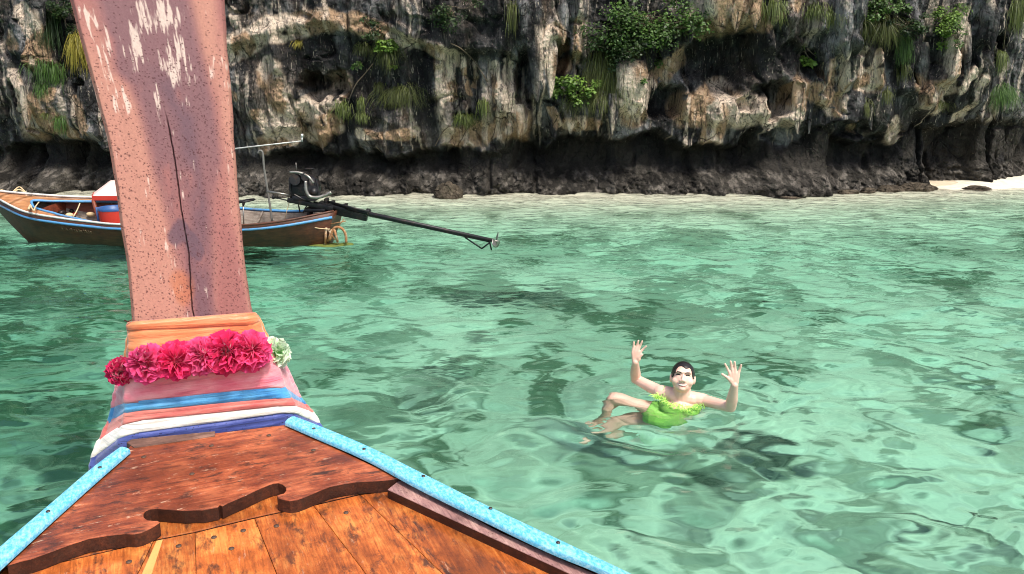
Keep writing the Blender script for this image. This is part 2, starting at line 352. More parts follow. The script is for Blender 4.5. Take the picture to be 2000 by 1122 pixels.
def cliff_y(x, z):
    shp = np.shape(x); x = np.asarray(x, float).ravel(); z = np.asarray(z, float).ravel()
    wx = x + 0.22 * (fbm(x * 1.2, z * 0.8, 3, 61) - 0.5) + 0.05 * (fbm(x * 5, z * 4, 2, 62) - 0.5)
    wz = z + 0.25 * (fbm(x * 1.5, z * 1.2, 3, 63) - 0.5) + 0.07 * (fbm(x * 6, z * 5, 2, 64) - 0.5)
    d = 0.55 * (fbm(x * 0.45, z * 0.3, 3, 71) - 0.4) + 0.07 * np.maximum(z - 1.2, 0)
    d += 0.24 * (ridged(wx * 0.8, wz * 0.22, 3, 72) - 0.6) + 0.16 * (fbm(wx * 2.2, wz * 0.9, 3, 73) - 0.5)
    # overhanging slab at the top middle with its ledge
    sl = np.interp(x, [cx(440), cx(560), cx(640), cx(760), cx(850), cx(1010), cx(1030)], [cz(80), cz(38), cz(28), cz(60), cz(95), cz(112), cz(112)])
    inx = smooth(cx(430), cx(470), wx) * smooth(cx(1040), cx(1020), wx)
    d += (0.08 + 0.34 * smooth(cx(740), cx(850), wx)) * inx * smooth(sl - 0.05, sl + 0.10, wz) + 0.24 * inx * np.exp(-((wz - sl + 0.14) / 0.16) ** 2) * smooth(cx(800), cx(740), wx)
    for u, v0, v1, hw, pr in COLS:
        c = cx(u); w = hw * PXM; zt, zb = cz(v0), cz(v1)
        s = np.abs(x - c) < w * 3.2
        if not s.any(): continue
        e = (wx[s] - c) / w
        prof = np.exp(-np.abs(e) ** 2.6)
        ta = smooth(zb - 0.02, zb + 0.10 + 0.6 * w, wz[s]) * smooth(zt + 0.5, zt - 0.25, wz[s])
        d[s] = np.maximum(d[s], d[s] * 0.55 + pr * prof * ta + 0.0) if False else d[s] + pr * 0.8 * prof * ta
    cwx = x + 0.75 * (fbm(x * 1.9, z * 1.3, 4, 65) - 0.5); cwz = z + 0.75 * (fbm(x * 2.1, z * 1.5, 4, 66) - 0.5)
    for u, v, ru, rv, dp in CAVES:
        q = ((cwx - cx(u)) / (ru * PXM)) ** 2 + ((cwz - cz(v)) / (rv * PXM)) ** 2
        d -= dp * smooth(1.5, 0.4, q)
    d += 0.10 * (ridged(wx * 3.6, wz * 0.7, 2, 74) - 0.55) + 0.09 * (ridged(wx * 2.3, wz * 2.0, 3, 75) - 0.55)
    lip = np.interp(wx, lx, lz) + 0.36 * (fbm(x * 3.4, z * 0.4, 4, 76, 0.6) - 0.5) - 0.05
    below = smooth(lip + 0.06, lip - 0.16, wz)
    d = d * (1 - 0.75 * below)
    d -= 0.66 * (1 - 0.75 * smooth(0.5, 0.62, fbm(x * 0.7 + 3.3, z * 0.25, 3, 86))) * below * (0.6 + 0.8 * fbm(x * 1.1, z * 0.5, 3, 81)) - 0.22 * below * (ridged(wx * 1.3, wz * 0.5, 2, 83) - 0.5)
    d += (1.15 - 0.75 * smooth(7.5, 9.5, x)) * smooth(0.85, -0.05, z) ** 1.2 * (0.45 + 1.0 * fbm(x * 1.0, z * 0.8, 3, 82)) + smooth(0.95, 0.6, z) * (0.20 * (fbm(x * 2.4, z * 2.8, 3, 84) - 0.5) - 0.22 * smooth(0.82, 0.95, ridged(wx * 1.1, wz * 0.35, 2, 85)))
    clefts = smooth(0.86, 0.97, ridged(wx * 0.55, wz * 0.10, 1, 91)); d -= 0.35 * clefts * smooth(2.2, 1.0, z)
    # roughness: oysters low down, pitted limestone above
    low = smooth(0.75, 0.35, z)
    rx_, rz_ = 0.8 * x + 0.6 * z, 0.8 * z - 0.6 * x
    d += (0.06 + 0.05 * low) * (fbm(rx_ * 5.5, rz_ * 5.0, 4, 92, 0.6) - 0.5) * 2 + 0.06 * (ridged(rx_ * 6, rz_ * 4.5, 3, 93) - 0.6) + low * 0.08 * (fbm(rx_ * 15 + z * 3, rz_ * 13, 2, 94) - 0.5) * 2
    d -= 0.16 * smooth(0.80, 0.95, ridged(wx * 1.5 + 0.5 * wz, wz * 1.2, 2, 95)) * smooth(0.5, 1.2, z)
    return (base_curve(x) - 0.05 - d).reshape(shp)
def blob(wx, wz, pts, hw):
    """soft mask round a polyline of photo pixels"""
    m = np.full(wx.shape, 9e9); P = [(cx(u), cz(v)) for u, v in pts]
    if len(P) == 1: return smooth(1.25, 0.55, np.hypot(wx - P[0][0], wz - P[0][1]) / (hw * PXM))
    for (ax, az), (bx, bz) in zip(P[:-1], P[1:]):
        L = (bx - ax) ** 2 + (bz - az) ** 2; k = np.clip(((wx - ax) * (bx - ax) + (wz - az) * (bz - az)) / L, 0, 1)
        m = np.minimum(m, np.hypot(wx - ax - k * (bx - ax), wz - az - k * (bz - az)))
    return smooth(1.15, 0.75, m / (hw * PXM))
PALE = [([(452, 102), (520, 70), (600, 50), (650, 42)], 24), ([(650, 42), (700, 50), (765, 72)], 20), ([(765, 74), (840, 94), (900, 118)], 12), ([(535, 140), (550, 200), (560, 255)], 26), ([(600, 215), (650, 190), (665, 160)], 24), ([(640, 245), (610, 270)], 26),
        ([(858, 105), (866, 195)], 8), ([(878, 105), (884, 195)], 9), ([(905, 125), (915, 185)], 6), ([(930, 125), (925, 165)], 5), ([(967, 130), (970, 210)], 9), ([(992, 125), (990, 240)], 10), ([(1010, 235), (1005, 270)], 28), ([(1062, 75), (1085, 60), (1090, 90)], 18), ([(1070, 110), (1080, 180)], 12),
        ([(1128, 40), (1122, 120)], 11), ([(1100, 130)], 16), ([(1235, 150), (1240, 215)], 34), ([(1385, 30), (1430, 25)], 40), ([(1462, 20)], 22), ([(1335, 110), (1290, 150)], 22), ([(1350, 215), (1470, 215)], 34), ([(1380, 190), (1420, 170)], 22), ([(1400, 240), (1400, 270)], 24),
        ([(1570, 165), (1560, 235)], 20), ([(1545, 225)], 22), ([(1600, 180), (1630, 195), (1645, 215)], 18), ([(1622, 130), (1625, 160)], 13), ([(1645, 110), (1648, 190)], 7), ([(1690, 150), (1725, 155)], 24), ([(1692, 90), (1686, 140)], 7), ([(1722, 95), (1716, 140)], 7), ([(1815, 165), (1850, 175), (1890, 170)], 18),
        ([(1840, 195), (1880, 205)], 20), ([(1885, 20), (1890, 90), (1885, 150)], 14), ([(1862, 10), (1880, 30)], 10), ([(1865, 60), (1870, 140)], 7), ([(1955, 155)], 14), ([(1930, 140), (1915, 175)], 8), ([(1940, 225), (1930, 235)], 12), ([(1780, 245), (1790, 270)], 16), ([(1500, 25), (1475, 50)], 16), ([(1540, 15)], 14),
        ([(55, 20), (80, 60), (85, 130)], 22), ([(20, 85)], 20), ([(10, 150), (35, 180), (30, 230)], 16), ([(60, 205), (80, 240)], 26), ([(90, 185), (75, 215)], 12), ([(140, 200), (150, 250)], 14), ([(20, 260)], 28), ([(100, 240), (110, 280)], 12), ([(470, 20), (480, 60)], 8), ([(455, 190)], 12), ([(500, 225), (520, 260)], 12),
        ([(1110, 240), (1170, 245)], 14), ([(1075, 215), (1090, 240)], 8), ([(1495, 215), (1520, 240)], 14), ([(970, 255), (1000, 225)], 18), ([(700, 265), (800, 262)], 12), ([(880, 270), (940, 265)], 26), ([(560, 275), (500, 285)], 16), ([(150, 20)], 10), ([(1700, 250)], 12)]
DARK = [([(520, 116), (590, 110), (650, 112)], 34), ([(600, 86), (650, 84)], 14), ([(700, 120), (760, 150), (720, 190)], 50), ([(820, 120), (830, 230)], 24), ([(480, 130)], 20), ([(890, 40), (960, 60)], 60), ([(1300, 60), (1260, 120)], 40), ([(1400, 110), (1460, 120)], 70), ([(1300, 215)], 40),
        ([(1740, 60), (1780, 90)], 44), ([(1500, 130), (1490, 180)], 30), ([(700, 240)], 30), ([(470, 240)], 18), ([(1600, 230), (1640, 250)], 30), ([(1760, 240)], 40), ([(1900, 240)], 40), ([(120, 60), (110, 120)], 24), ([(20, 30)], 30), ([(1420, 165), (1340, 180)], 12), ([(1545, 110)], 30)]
def cliff_col(x, z, y):
    wx = x + 0.16 * (fbm(x * 2.4, z * 1.6, 3, 161) - 0.5) + 0.05 * (fbm(x * 9, z * 6, 2, 162) - 0.5)
    wz = z + 0.22 * (fbm(x * 2.4, z * 2.0, 3, 163) - 0.5) + 0.06 * (fbm(x * 9, z * 8, 2, 164) - 0.5)
    g1 = fbm(wx * 1.4, wz * 0.9, 4, 165); g2 = fbm(x * 7, z * 4, 4, 166)
    grey = np.array(lin(116, 115, 114)); black = np.array(lin(40, 40, 41)); blue = np.array(lin(150, 149, 149)); cream = np.array(lin(242, 222, 200)); ochre = np.array(lin(190, 158, 126)); rust = np.array(lin(116, 98, 84)); moss = np.array(lin(66, 70, 40))
    c = black + (grey - black) * smooth(0.40, 0.66, 0.5 * g1 + 0.5 * g2)[..., None]
    L = lambda c, k, m: c + (k - c) * np.clip(m, 0, 1)[..., None]
    c = L(c, blue, smooth(0.54, 0.72, fbm(wx * 2.2, wz * 0.8, 5, 167)) * 0.75)
    c = L(c, rust, smooth(0.58, 0.72, fbm(wx * 1.1, wz * 0.9, 3, 168)) * 0.4)
    pm = np.zeros_like(x)
    for pts, hw in PALE: pm = np.maximum(pm, blob(wx, wz, pts, hw))
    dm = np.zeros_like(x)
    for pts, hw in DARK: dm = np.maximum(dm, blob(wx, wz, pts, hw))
    extra = smooth(0.60, 0.68, fbm(wx * 2.6, wz * 0.55, 4, 169)) * 0.8
    out = np.where((np.abs(x) > cx(2050)) | (z > cz(-30)), 0.9, 0.15)
    pm = np.maximum(pm, extra * out)
    tone = smooth(0.35, 0.65, fbm(wx * 1.7, wz * 1.3, 3, 170))
    pm = pm * smooth(0.30, 0.40, fbm(wx * 5, wz * 3.2, 5, 181, 0.6) + 0.10 * pm)
    c = L(c, ochre, pm * 0.9); c = L(c, cream, pm * smooth(0.30, 0.8, tone + 0.6 * (g2 - 0.5)) * 0.9)
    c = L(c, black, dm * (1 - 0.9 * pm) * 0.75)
    # vertical black weeping stains and white drips
    st = smooth(0.57, 0.62, fbm(wx * 5.0, wz * 0.35, 4, 171)); c = L(c, black, st * (0.75 - 0.45 * pm))
    dr = smooth(0.65, 0.70, fbm(wx * 8.0, wz * 0.5, 3, 172)); c = L(c, cream * 0.9, dr * 0.6 * (1 - dm))
    c = L(c, moss, smooth(0.66, 0.76, fbm(x * 1.3, z * 1.1, 4, 173)) * 0.2 * (1 - pm))
    # tidal zone: black band, then grey-brown oysters
    lip = np.interp(wx, lx, lz); tz = smooth(lip + 0.02, lip - 0.14, wz + 0.10 * (g2 - 0.5))
    tide = np.array(lin(60, 57, 52)); oys = np.array(lin(116, 110, 102))
    tc = tide * (0.7 + 0.7 * g2)[..., None]; tc = L(tc, black, smooth(0.5, 0.62, fbm(wx * 3, wz * 0.8, 3, 174)) * 0.7)
    c = L(c, tc, tz)
    ot = smooth(0.62, 0.40, z + 0.14 * (g1 - 0.5)); oc = tide + (oys - tide) * (smooth(0.45, 0.72, fbm(x * 11 + z * 5, z * 12 - x * 4, 3, 175)) * 0.75)[..., None]
    oc = oc * (0.55 + 0.9 * smooth(0.35, 0.65, fbm(x * 2.4, z * 3.0, 4, 176)))[..., None]; c = L(c, oc, ot)
    return c
xs = np.concatenate([np.linspace(-40, -14, 60)[:-1], np.linspace(-14, 14, 1200), np.linspace(14, 40, 60)[1:]])
zs = np.concatenate([np.linspace(-0.7, 4.7, 290), np.linspace(4.7, 10.0, 50)[1:]])
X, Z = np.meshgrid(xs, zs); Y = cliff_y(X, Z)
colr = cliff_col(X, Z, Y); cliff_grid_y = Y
V = np.stack([X, Y, Z], -1)
# the top runs back from the brim
back = V[-1].copy(); rows = [V]; crow = [colr]
for k, (dy, dz) in enumerate(((0.8, 0.6), (3, 1.2), (9, 2.2), (30, 3))):
    b = back.copy(); b[:, 1] = np.maximum(back[:, 1], 18) + dy; b[:, 2] += dz; rows.append(b[None]); crow.append(colr[-1:] * 0.9)
V = np.concatenate(rows); colr = np.concatenate(crow)
t = NT('limestone'); co = t.coords(scale=(1, 1, 0.8)); n1 = t.noise(co, 7, 6, 0.65); n2 = t.voro(co, 15); n3 = t.noise(t.coords(scale=(1, 1, 0.35)), 26, 5, 0.7)
c = t.mix(1.0, t.attr(), t.ramp(n3, [(0.30, 0.55), (0.55, 1.0), (0.8, 1.0)]), 'MULTIPLY')
c = t.mix(t.ramp(n1, [(0.62, 0.0), (0.72, 0.55)]), c, lin(34, 33, 32))
wp = t.n('Mix', data_type='VECTOR'); wp.inputs[0].default_value = 0.12; wn2 = t.n('TexNoise'); wn2.inputs['Scale'].default_value = 2.5; wn2.inputs['Detail'].default_value = 5; cs = t.coords(scale=(1, 1, 0.45))
t.l(cs, wn2.inputs['Vector']); t.l(cs, wp.inputs[4]); t.l(wn2.outputs['Color'], wp.inputs[5])
ck_ = t.ramp(t.voro(wp.outputs[1], 2.6, 'Distance', 'DISTANCE_TO_EDGE'), [(0.0, 1.0), (0.022, 0.0)])           # fractures
ckm = t.math('MULTIPLY', ck_, t.ramp(t.noise(co, 1.1, 3), [(0.45, 0.0), (0.6, 1.0)]))
c = t.mix(t.math('MULTIPLY', ckm, 0.85), c, lin(24, 23, 22))
dr1 = t.noise(t.coords(scale=(1, 1, 0.07)), 15, 6, 0.7); dr2 = t.noise(t.coords(scale=(1, 1, 0.10), loc=(7, 0, 3)), 22, 6, 0.7)  # weeping stains, lime drips
sepz = t.n('SeparateXYZ'); tcz = t.n('TexCoord'); t.l(tcz.outputs['Object'], sepz.inputs[0]); hi_ = t.ramp(sepz.outputs['Z'], [(0.0, 0.0), (1.0, 1.0)])
hz_ = t.n('MapRange'); hz_.inputs['From Min'].default_value = 0.9; hz_.inputs['From Max'].default_value = 1.6; t.l(sepz.outputs['Z'], hz_.inputs[0])
c = t.mix(t.math('MULTIPLY', t.ramp(dr1, [(0.52, 0.0), (0.60, 0.75)]), hz_.outputs[0]), c, lin(38, 37, 37))
c = t.mix(t.math('MULTIPLY', t.ramp(dr2, [(0.60, 0.0), (0.67, 0.7)]), hz_.outputs[0]), c, lin(214, 202, 184))
c = t.mix(t.ramp(t.noise(co, 38, 5, 0.75), [(0.58, 0.0), (0.68, 0.7)]), c, lin(30, 29, 28))
nm = t.bump(n1, 0.9, 0.16); nm = t.bump(n2, 0.6, 0.05, nm); nm = t.bump(n3, 0.7, 0.05, nm); iv = t.math('SUBTRACT', 1.0, ckm); nm = t.bump(iv, 0.8, 0.08, nm)
t.bsdf(c, 0.9, nm, spec=0.15); MAT_ROCK = t.m
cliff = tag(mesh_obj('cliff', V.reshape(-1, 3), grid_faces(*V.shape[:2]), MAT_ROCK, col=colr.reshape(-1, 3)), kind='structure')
cliff['base'] = [0.0, 0.0, 0.0]

# ------------------------------------------------------------------ the long-tail boat we stand on: bow deck, rails, stem
YAW = math.radians(25.0)
AX = Vector((-math.sin(YAW), math.cos(YAW), 0)); RT = Vector((math.cos(YAW), math.sin(YAW), 0))
TILT = math.radians(4.0)
DN = (Vector((0, 0, 1)) * math.cos(TILT) - AX * math.sin(TILT)).normalized(); DF = RT.cross(DN) * -1     # deck normal, deck forward
if DF.dot(AX) < 0: DF = -DF
DP = on_z(405, 850, 1.22)
def dk(u, v, off=0.0): return on_plane(u, v, DP + DN * off, DN)                  # photo pixel on the deck plane, lifted by off
b0, b1 = dk(250, 866), dk(556, 826)
LEAN = math.radians(7.0)
SR = (b1 - b0); SR.z = 0; SR.normalize()                                         # across the stem
SF = Vector((-SR.y, SR.x, 0)); SU = (Vector((0, 0, 1)) * math.cos(LEAN) + SF * math.sin(LEAN)).normalized()
SN = SR.cross(SU)                                                                # SN points at the camera or away
if SN.dot(SF) > 0: SN = -SN
SP = (b0 + b1) / 2 - SN * 0.0
def st(u, v, back=0.0): return on_plane(u, v, SP - SN * back, SN)                # photo pixel on the stem face, pushed forward by back
def wood(name, c_lo, c_mid, c_hi, rot, dark=0.5, rough=0.42, coat=0.15, scale=1.0, pale=0.0, dots=0.0, off=0.0):
    t = NT(name)
    co = t.coords(rotz=-rot - math.pi / 2, scale=(2.2 * scale, 24 * scale, 24 * scale), loc=(off, off * 0.7, 0)); ci = t.coords(loc=(off, 0, off))
    g = t.noise(co, 3.2, 6, 0.62, 0.5); fine = t.noise(t.coords(rotz=-rot - math.pi / 2, scale=(5 * scale, 70 * scale, 70 * scale)), 3.0, 4, 0.6)
    big = t.noise(ci, 6.5, 7, 0.68)
    c = t.ramp(t.math('ADD', t.math('MULTIPLY', g, 0.36), t.math('MULTIPLY', big, 0.68)), [(0.38, c_lo), (0.52, c_mid), (0.62, c_hi)])
    c = t.mix(1.0, c, t.ramp(fine, [(0.3, 0.62), (0.6, 1.0)]), 'MULTIPLY')
    stain = t.ramp(t.noise(t.coords(rotz=-rot - math.pi / 2, scale=(5, 11, 8), loc=(off * 3, 1, 2)), 2.6, 7, 0.68, 0.3), [(0.52, 0.0), (0.64, dark)])
    c = t.mix(stain, c, lin(52, 38, 30)); c = t.mix(t.ramp(t.noise(t.coords(rotz=-rot - math.pi / 2, scale=(1.5, 4, 3), loc=(off * 5, 2, 7)), 2.2, 5, 0.6, 0.4), [(0.45, 0.0), (0.64, dark * 0.72)]), c, tuple(x * 0.40 for x in c_mid))
    sk = t.noise(ci, 95, 6, 0.8); c = t.mix(t.ramp(sk, [(0.60, 0.0), (0.70, 0.75 * dark + 0.1)]), c, lin(46, 32, 26)); c = t.mix(t.ramp(t.noise(ci, 130, 5, 0.8), [(0.64, 0.0), (0.72, 0.4 * dark)]), c, tuple(min(1, x * 1.8) for x in c_hi))
    if pale: c = t.mix(t.ramp(t.noise(t.coords(rotz=-rot - math.pi / 2, scale=(7, 26, 20), loc=(4 + off, 3, 1)), 2.6, 8, 0.75), [(0.60, 0.0), (0.67, pale)]), c, lin(205, 170, 140))
    if dots: c = t.mix(t.ramp(t.voro(t.coords(scale=(1, 1, 1)), 85), [(0.10, dots), (0.24, 0.0)]), c, lin(80, 50, 48))
    nm = t.bump(g, 0.25, 0.006); nm = t.bump(fine, 0.25, 0.002, nm)
    t.bsdf(c, t.ramp(big, [(0.3, rough * 0.75), (0.7, min(1, rough * 1.35))]), nm, spec=0.4, coat=coat); return t.m
AZ = YAW
W_BOARD = wood('varnished_board', lin(96, 46, 30), lin(152, 76, 46), lin(194, 108, 68), AZ - math.pi / 2, 0.9, 0.42, 0.12, pale=0.9)
PV = (1.0, 0.78, 1.12, 0.88)
W_PLANK = [wood('orange_plank_%d' % k, *[tuple(x * PV[k] for x in lin(*q)) for q in ((118, 58, 26), (200, 106, 46), (234, 146, 72))], AZ, 0.85, 0.38, 0.22, pale=0.35, off=k * 1.7) for k in range(4)]
W_EDGE = wood('cut_edge_wood', lin(44, 24, 18), lin(66, 36, 24), lin(92, 50, 32), AZ, 0.5, 0.55, 0.05)
W_PINK = wood('weathered_pink_board', lin(128, 92, 90), lin(168, 126, 120), lin(196, 158, 146), AZ, 0.25, 0.7, 0.0, dots=0.75)
W_DARK = wood('dark_side_wood', lin(48, 26, 18), lin(90, 46, 28), lin(128, 66, 38), AZ, 0.6, 0.55, 0.0)
def blue_paint(name):
    t = NT(name); co = t.coords(); n = t.noise(t.coords(rotz=-AZ, scale=(3.2, 1.6, 3)), 42, 7, 0.72)
    c = t.mix(t.ramp(n, [(0.42, 0.0), (0.64, 0.8)]), lin(76, 172, 206), lin(172, 218, 230))
    c = t.mix(t.ramp(t.noise(co, 60, 5, 0.7), [(0.64, 0.0), (0.72, 0.7)]), c, lin(110, 110, 100))
    t.bsdf(c, 0.5, t.bump(n, 0.2, 0.003)); return t.m
M_BLUE = blue_paint('worn_blue_paint')
M_BOLT = paint('rusty_bolt', lin(96, 74, 60), 0.7, 0.3, 0.4, 200)
M_NAIL = paint('nail_iron', lin(88, 80, 74), 0.5, 0.8, 0.3, 80)
boat = thing('longtail_boat', 'bow of the wooden boat in the foreground with orange deck and tall pink stem', 'boat', DP)

def extrude_poly(top, dn, th, name, mat, parent, side_mat=None):
    """flat polygon (list of points, any outline) with thickness; top lightly bevelled"""
    bm = bmesh.new(); vs_ = [bm.verts.new(p) for p in top]; f = bm.faces.new(vs_)
    f.normal_update()
    if f.normal.dot(dn) < 0: f.normal_flip()
    r = bmesh.ops.extrude_face_region(bm, geom=[f])
    low = [e for e in r['geom'] if isinstance(e, bmesh.types.BMVert)]
    lf = [e for e in r['geom'] if isinstance(e, bmesh.types.BMFace)][0]
    # the extruded cap becomes the underside
    for v in low: v.co -= dn * th
    lf.normal_flip() if lf.normal.dot(dn) > 0 else None
    bmesh.ops.recalc_face_normals(bm, faces=bm.faces)
    base = Vector(parent['base'])
    for v in bm.verts: v.co -= base
    me = bpy.data.meshes.new(name); 
    if side_mat:
        for q in bm.faces:
            q.normal_update(); q.material_index = 0 if abs(q.normal.dot(dn)) > 0.7 else 1
    top_edges = [e for e in bm.edges if all(((v.co + base) - top[0]).dot(dn) > -th * 0.5 for v in e.verts)]
    bmesh.ops.bevel(bm, geom=top_edges, offset=0.0025, segments=2, profile=0.5, affect='EDGES')
    bm.to_mesh(me); bm.free(); me.materials.append(mat)
    if side_mat: me.materials.append(side_mat)
    o = bpy.data.objects.new(name, me); C.objects.link(o); o.parent = parent; o['base'] = list(base); return o
TB = 0.042
carve_px = [(14, 1104), (40, 1096), (59, 1092), (95, 1079), (132, 1065), (172, 1052), (208, 1046), (244, 1042), (262, 1043), (276, 1040), (290, 1034), (302, 1027), (312, 1020),
            (308, 1017), (300, 1017), (288, 1016), (281, 1011), (280, 1004), (284, 998), (293, 994), (307, 993), (330, 995), (360, 997), (380, 996), (396, 996), (412, 993), (426, 990), (429, 986), (434, 988), (448, 981), (462, 975), (478, 968), (495, 960), (510, 953),
            (525, 947), (534, 944), (543, 943), (552, 946), (558, 951), (559, 958), (554, 964), (546, 966), (541, 968), (543, 972), (551, 975), (566, 978), (580, 976), (594, 971), (608, 965), (627, 957), (645, 950), (670, 945), (696, 941), (718, 940), (737, 939), (760, 937), (783, 933)]
board_top = [dk(u, v, TB) for u, v in carve_px] + [dk(718, 905, TB), dk(640, 868, TB), dk(566, 829, TB), dk(258, 866, TB), dk(232, 898, TB), dk(170, 955, TB), dk(90, 1030, TB)]
board = extrude_poly(board_top, DN, TB, 'carved_board', W_BOARD, boat, W_EDGE)
# lower planks; seams fan out from the crossing strip
SEAM_T = [(120, 1098), (300, 1056), (381, 1040), (497, 1012), (612, 987), (703, 966), (757, 953)]
def low_plank(q, k, name='deck_plank'):
    c = sum((Vector(p) for p in q), Vector()) / len(q)
    return extrude_poly([c + (Vector(p) - c) * 0.9965 for p in q], DN, 0.022, name, W_PLANK[k % 4], boat, W_EDGE)
def ext(u0, v0, u1, v1, far):                             # carry a seam on towards the camera
    a, b = dk(u0, v0), dk(u1, v1); return b + (b - a).normalized() * far
lines = [((120, 1098), (60, 1122)), ((300, 1056), (268, 1122)), ((381, 1040), (383, 1122)), ((497, 1012), (541, 1122)), ((612, 987), (716, 1122)), ((703, 966), (866, 1122)), ((772, 958), (1110, 1122))]
for k in range(len(lines) - 1):
    (a0, a1), (c0, c1) = lines[k], lines[k + 1]
    low_plank([dk(*a0), dk(*c0), ext(*c0, *c1, 0.75), ext(*a0, *a1, 0.75)], k)
low_plank([dk(-60, 1150), dk(60, 1085), dk(115, 1099), dk(56, 1124), ext(120, 1098, 60, 1122, 0.7), dk(-260, 1250)], 2)
strip = extrude_poly([dk(u, v, -0.002) for u, v in ((100, 1080), (250, 1030), (430, 970), (560, 930), (700, 905), (770, 940), (760, 951), (703, 964), (612, 985), (497, 1010), (381, 1038), (300, 1054), (118, 1097))], DN, 0.02, 'crossing_strip', W_PLANK[1], boat, W_EDGE)
pale = extrude_poly([dk(318, 1053, 0.0025), dk(305, 1056, 0.0025), dk(268, 1140, 0.0025), dk(290, 1140, 0.0025)], DN, 0.003, 'pale_patch', paint('pale_filler', lin(206, 160, 92), 0.6, 0, 0.2, 40), boat)
# pink board beside the right rail, and the dark waterway next to it
PB = 0.03
pinkb = extrude_poly([dk(757, 956, PB), dk(783, 935, PB), dk(980, 1041, PB), dk(1165, 1122, PB), ext(980, 1041, 1165, 1122, 0.6) + DN * PB, ext(757, 956, 1095, 1122, 0.6) + DN * PB], DN, PB + 0.01, 'side_board', W_PINK, boat, W_EDGE)
tag(pinkb, 'weathered pink-grey board along the right rail')
wway = extrude_poly([dk(556, 828, -0.02), dk(640, 856, -0.02), dk(960, 1010, -0.02), dk(1190, 1114, -0.02), dk(1440, 1240, -0.02), dk(1200, 1250, -0.02), dk(755, 960, -0.02), dk(560, 850, -0.02)], DN, 0.02, 'waterway', W_DARK, boat)
under = extrude_poly([dk(256, 872, -0.03), dk(560, 830, -0.03), dk(1190, 1118, -0.03), dk(1500, 1290, -0.03), dk(-230, 1300, -0.03), dk(0, 1092, -0.03)], DN, 0.03, 'deck_beam', W_DARK, boat)
# rails: rounded caps swept along their photo edges
def rail(outer, inner, name):
    mb = MB(); rows = []
    O = bez([dk(u, v, 0.062) for u, v in outer], 6); I = bez([dk(u, v, 0.062) for u, v in inner], 6)
    n = min(len(O), len(I))
    for k in range(n):
        o, i = O[k], I[k]; w = (o - i)
        rows.append([i - DN * 0.014, i - DN * 0.005 + w * 0.01, i + w * 0.08, i + w * 0.3 + DN * 0.003, i + w * 0.7 + DN * 0.003, i + w * 0.92, o - DN * 0.006 - w * 0.01, o - DN * 0.03, i - DN * 0.014])
    mb.grid(rows); mb.add(rows[0][:-1], [tuple(range(8))]); mb.add(rows[-1][:-1], [tuple(range(8))[::-1]])
    o = mb.build(name, M_BLUE, boat); fix_normals(o); return o
def fix_normals(o):
    bm = bmesh.new(); bm.from_mesh(o.data); bmesh.ops.remove_doubles(bm, verts=bm.verts, dist=1e-5); bmesh.ops.recalc_face_normals(bm, faces=bm.faces); bm.to_mesh(o.data); bm.free()
    o.data.polygons.foreach_set('use_smooth', np.ones(len(o.data.polygons), bool)); o.data.set_sharp_from_angle(angle=math.radians(40))
R_OUT = [(575, 812), (631, 833), (723, 872), (832, 926), (948, 984), (1090, 1051), (1238, 1122), (1500, 1248)]
R_IN = [(556, 824), (609, 847), (714, 893), (816, 948), (932, 1005), (1068, 1070), (1192, 1122), (1420, 1240)]
L_OUT = [(233, 873), (180, 912), (99, 981), (0, 1065), (-130, 1178), (-260, 1290)]
L_IN = [(254, 878), (198, 926), (99, 1014), (0, 1105), (-120, 1216), (-240, 1330)]
rail_r = rail(R_OUT, R_IN, 'rail'); rail_l = rail(L_OUT, L_IN, 'rail')
for u, v in ((613, 838), (711, 878), (827, 931), (1090, 1061), (195, 914), (94, 1000), (958, 994)):
    p = dk(u, v, 0.0645); MB().tube([p, p + DN * 0.0025], 0.0055, 10).build('nail_head', M_NAIL, boat)
for u, v, off in ((281, 893, TB), (413, 871, TB), (525, 851, TB), (375, 926, TB), (252, 1098, 0), (349, 1067, 0), (418, 1050, 0), (475, 1037, 0), (452, 1072, 0), (540, 1028, 0), (676, 1002, 0), (612, 880, TB)):
    p = dk(u, v, off + 0.0004); MB().tube([p, p + DN * 0.0012], 0.0075, 10).build('bolt', M_BOLT, boat)
# hull sides below the rails
def side(edge, s):
    rows = []
    for u, v in edge:
        inn = RT * (-s); p = dk(u, v, 0.03) + inn * 0.035
        rows.append([p, p + inn * 0.05 - Vector((0, 0, 0.35)), p + inn * 0.14 - Vector((0, 0, 0.8)), Vector((p.x, p.y, -0.25)) + inn * 0.3])
    o = MB().grid(rows).build('hull_side', W_DARK, boat); fix_normals(o)
    sm = o.modifiers.new('thick', 'SOLIDIFY'); sm.thickness = 0.025; sm.offset = 0
    return o
side([(590, 822)] + R_OUT[1:], 1); side([(226, 882)] + L_OUT[1:], -1)
# small grey sill of the stem showing between cloth and deck
extrude_poly([dk(247, 864, TB + 0.004), dk(256, 858, TB + 0.004), dk(420, 842, TB + 0.004), dk(420, 851, TB + 0.004), dk(262, 874, TB + 0.004)], DN, 0.04, 'stem_sill', wood('grey_sill', lin(74, 54, 46), lin(112, 82, 70), lin(140, 108, 92), AZ - math.pi / 2, 0.4, 0.7, 0.0), boat)

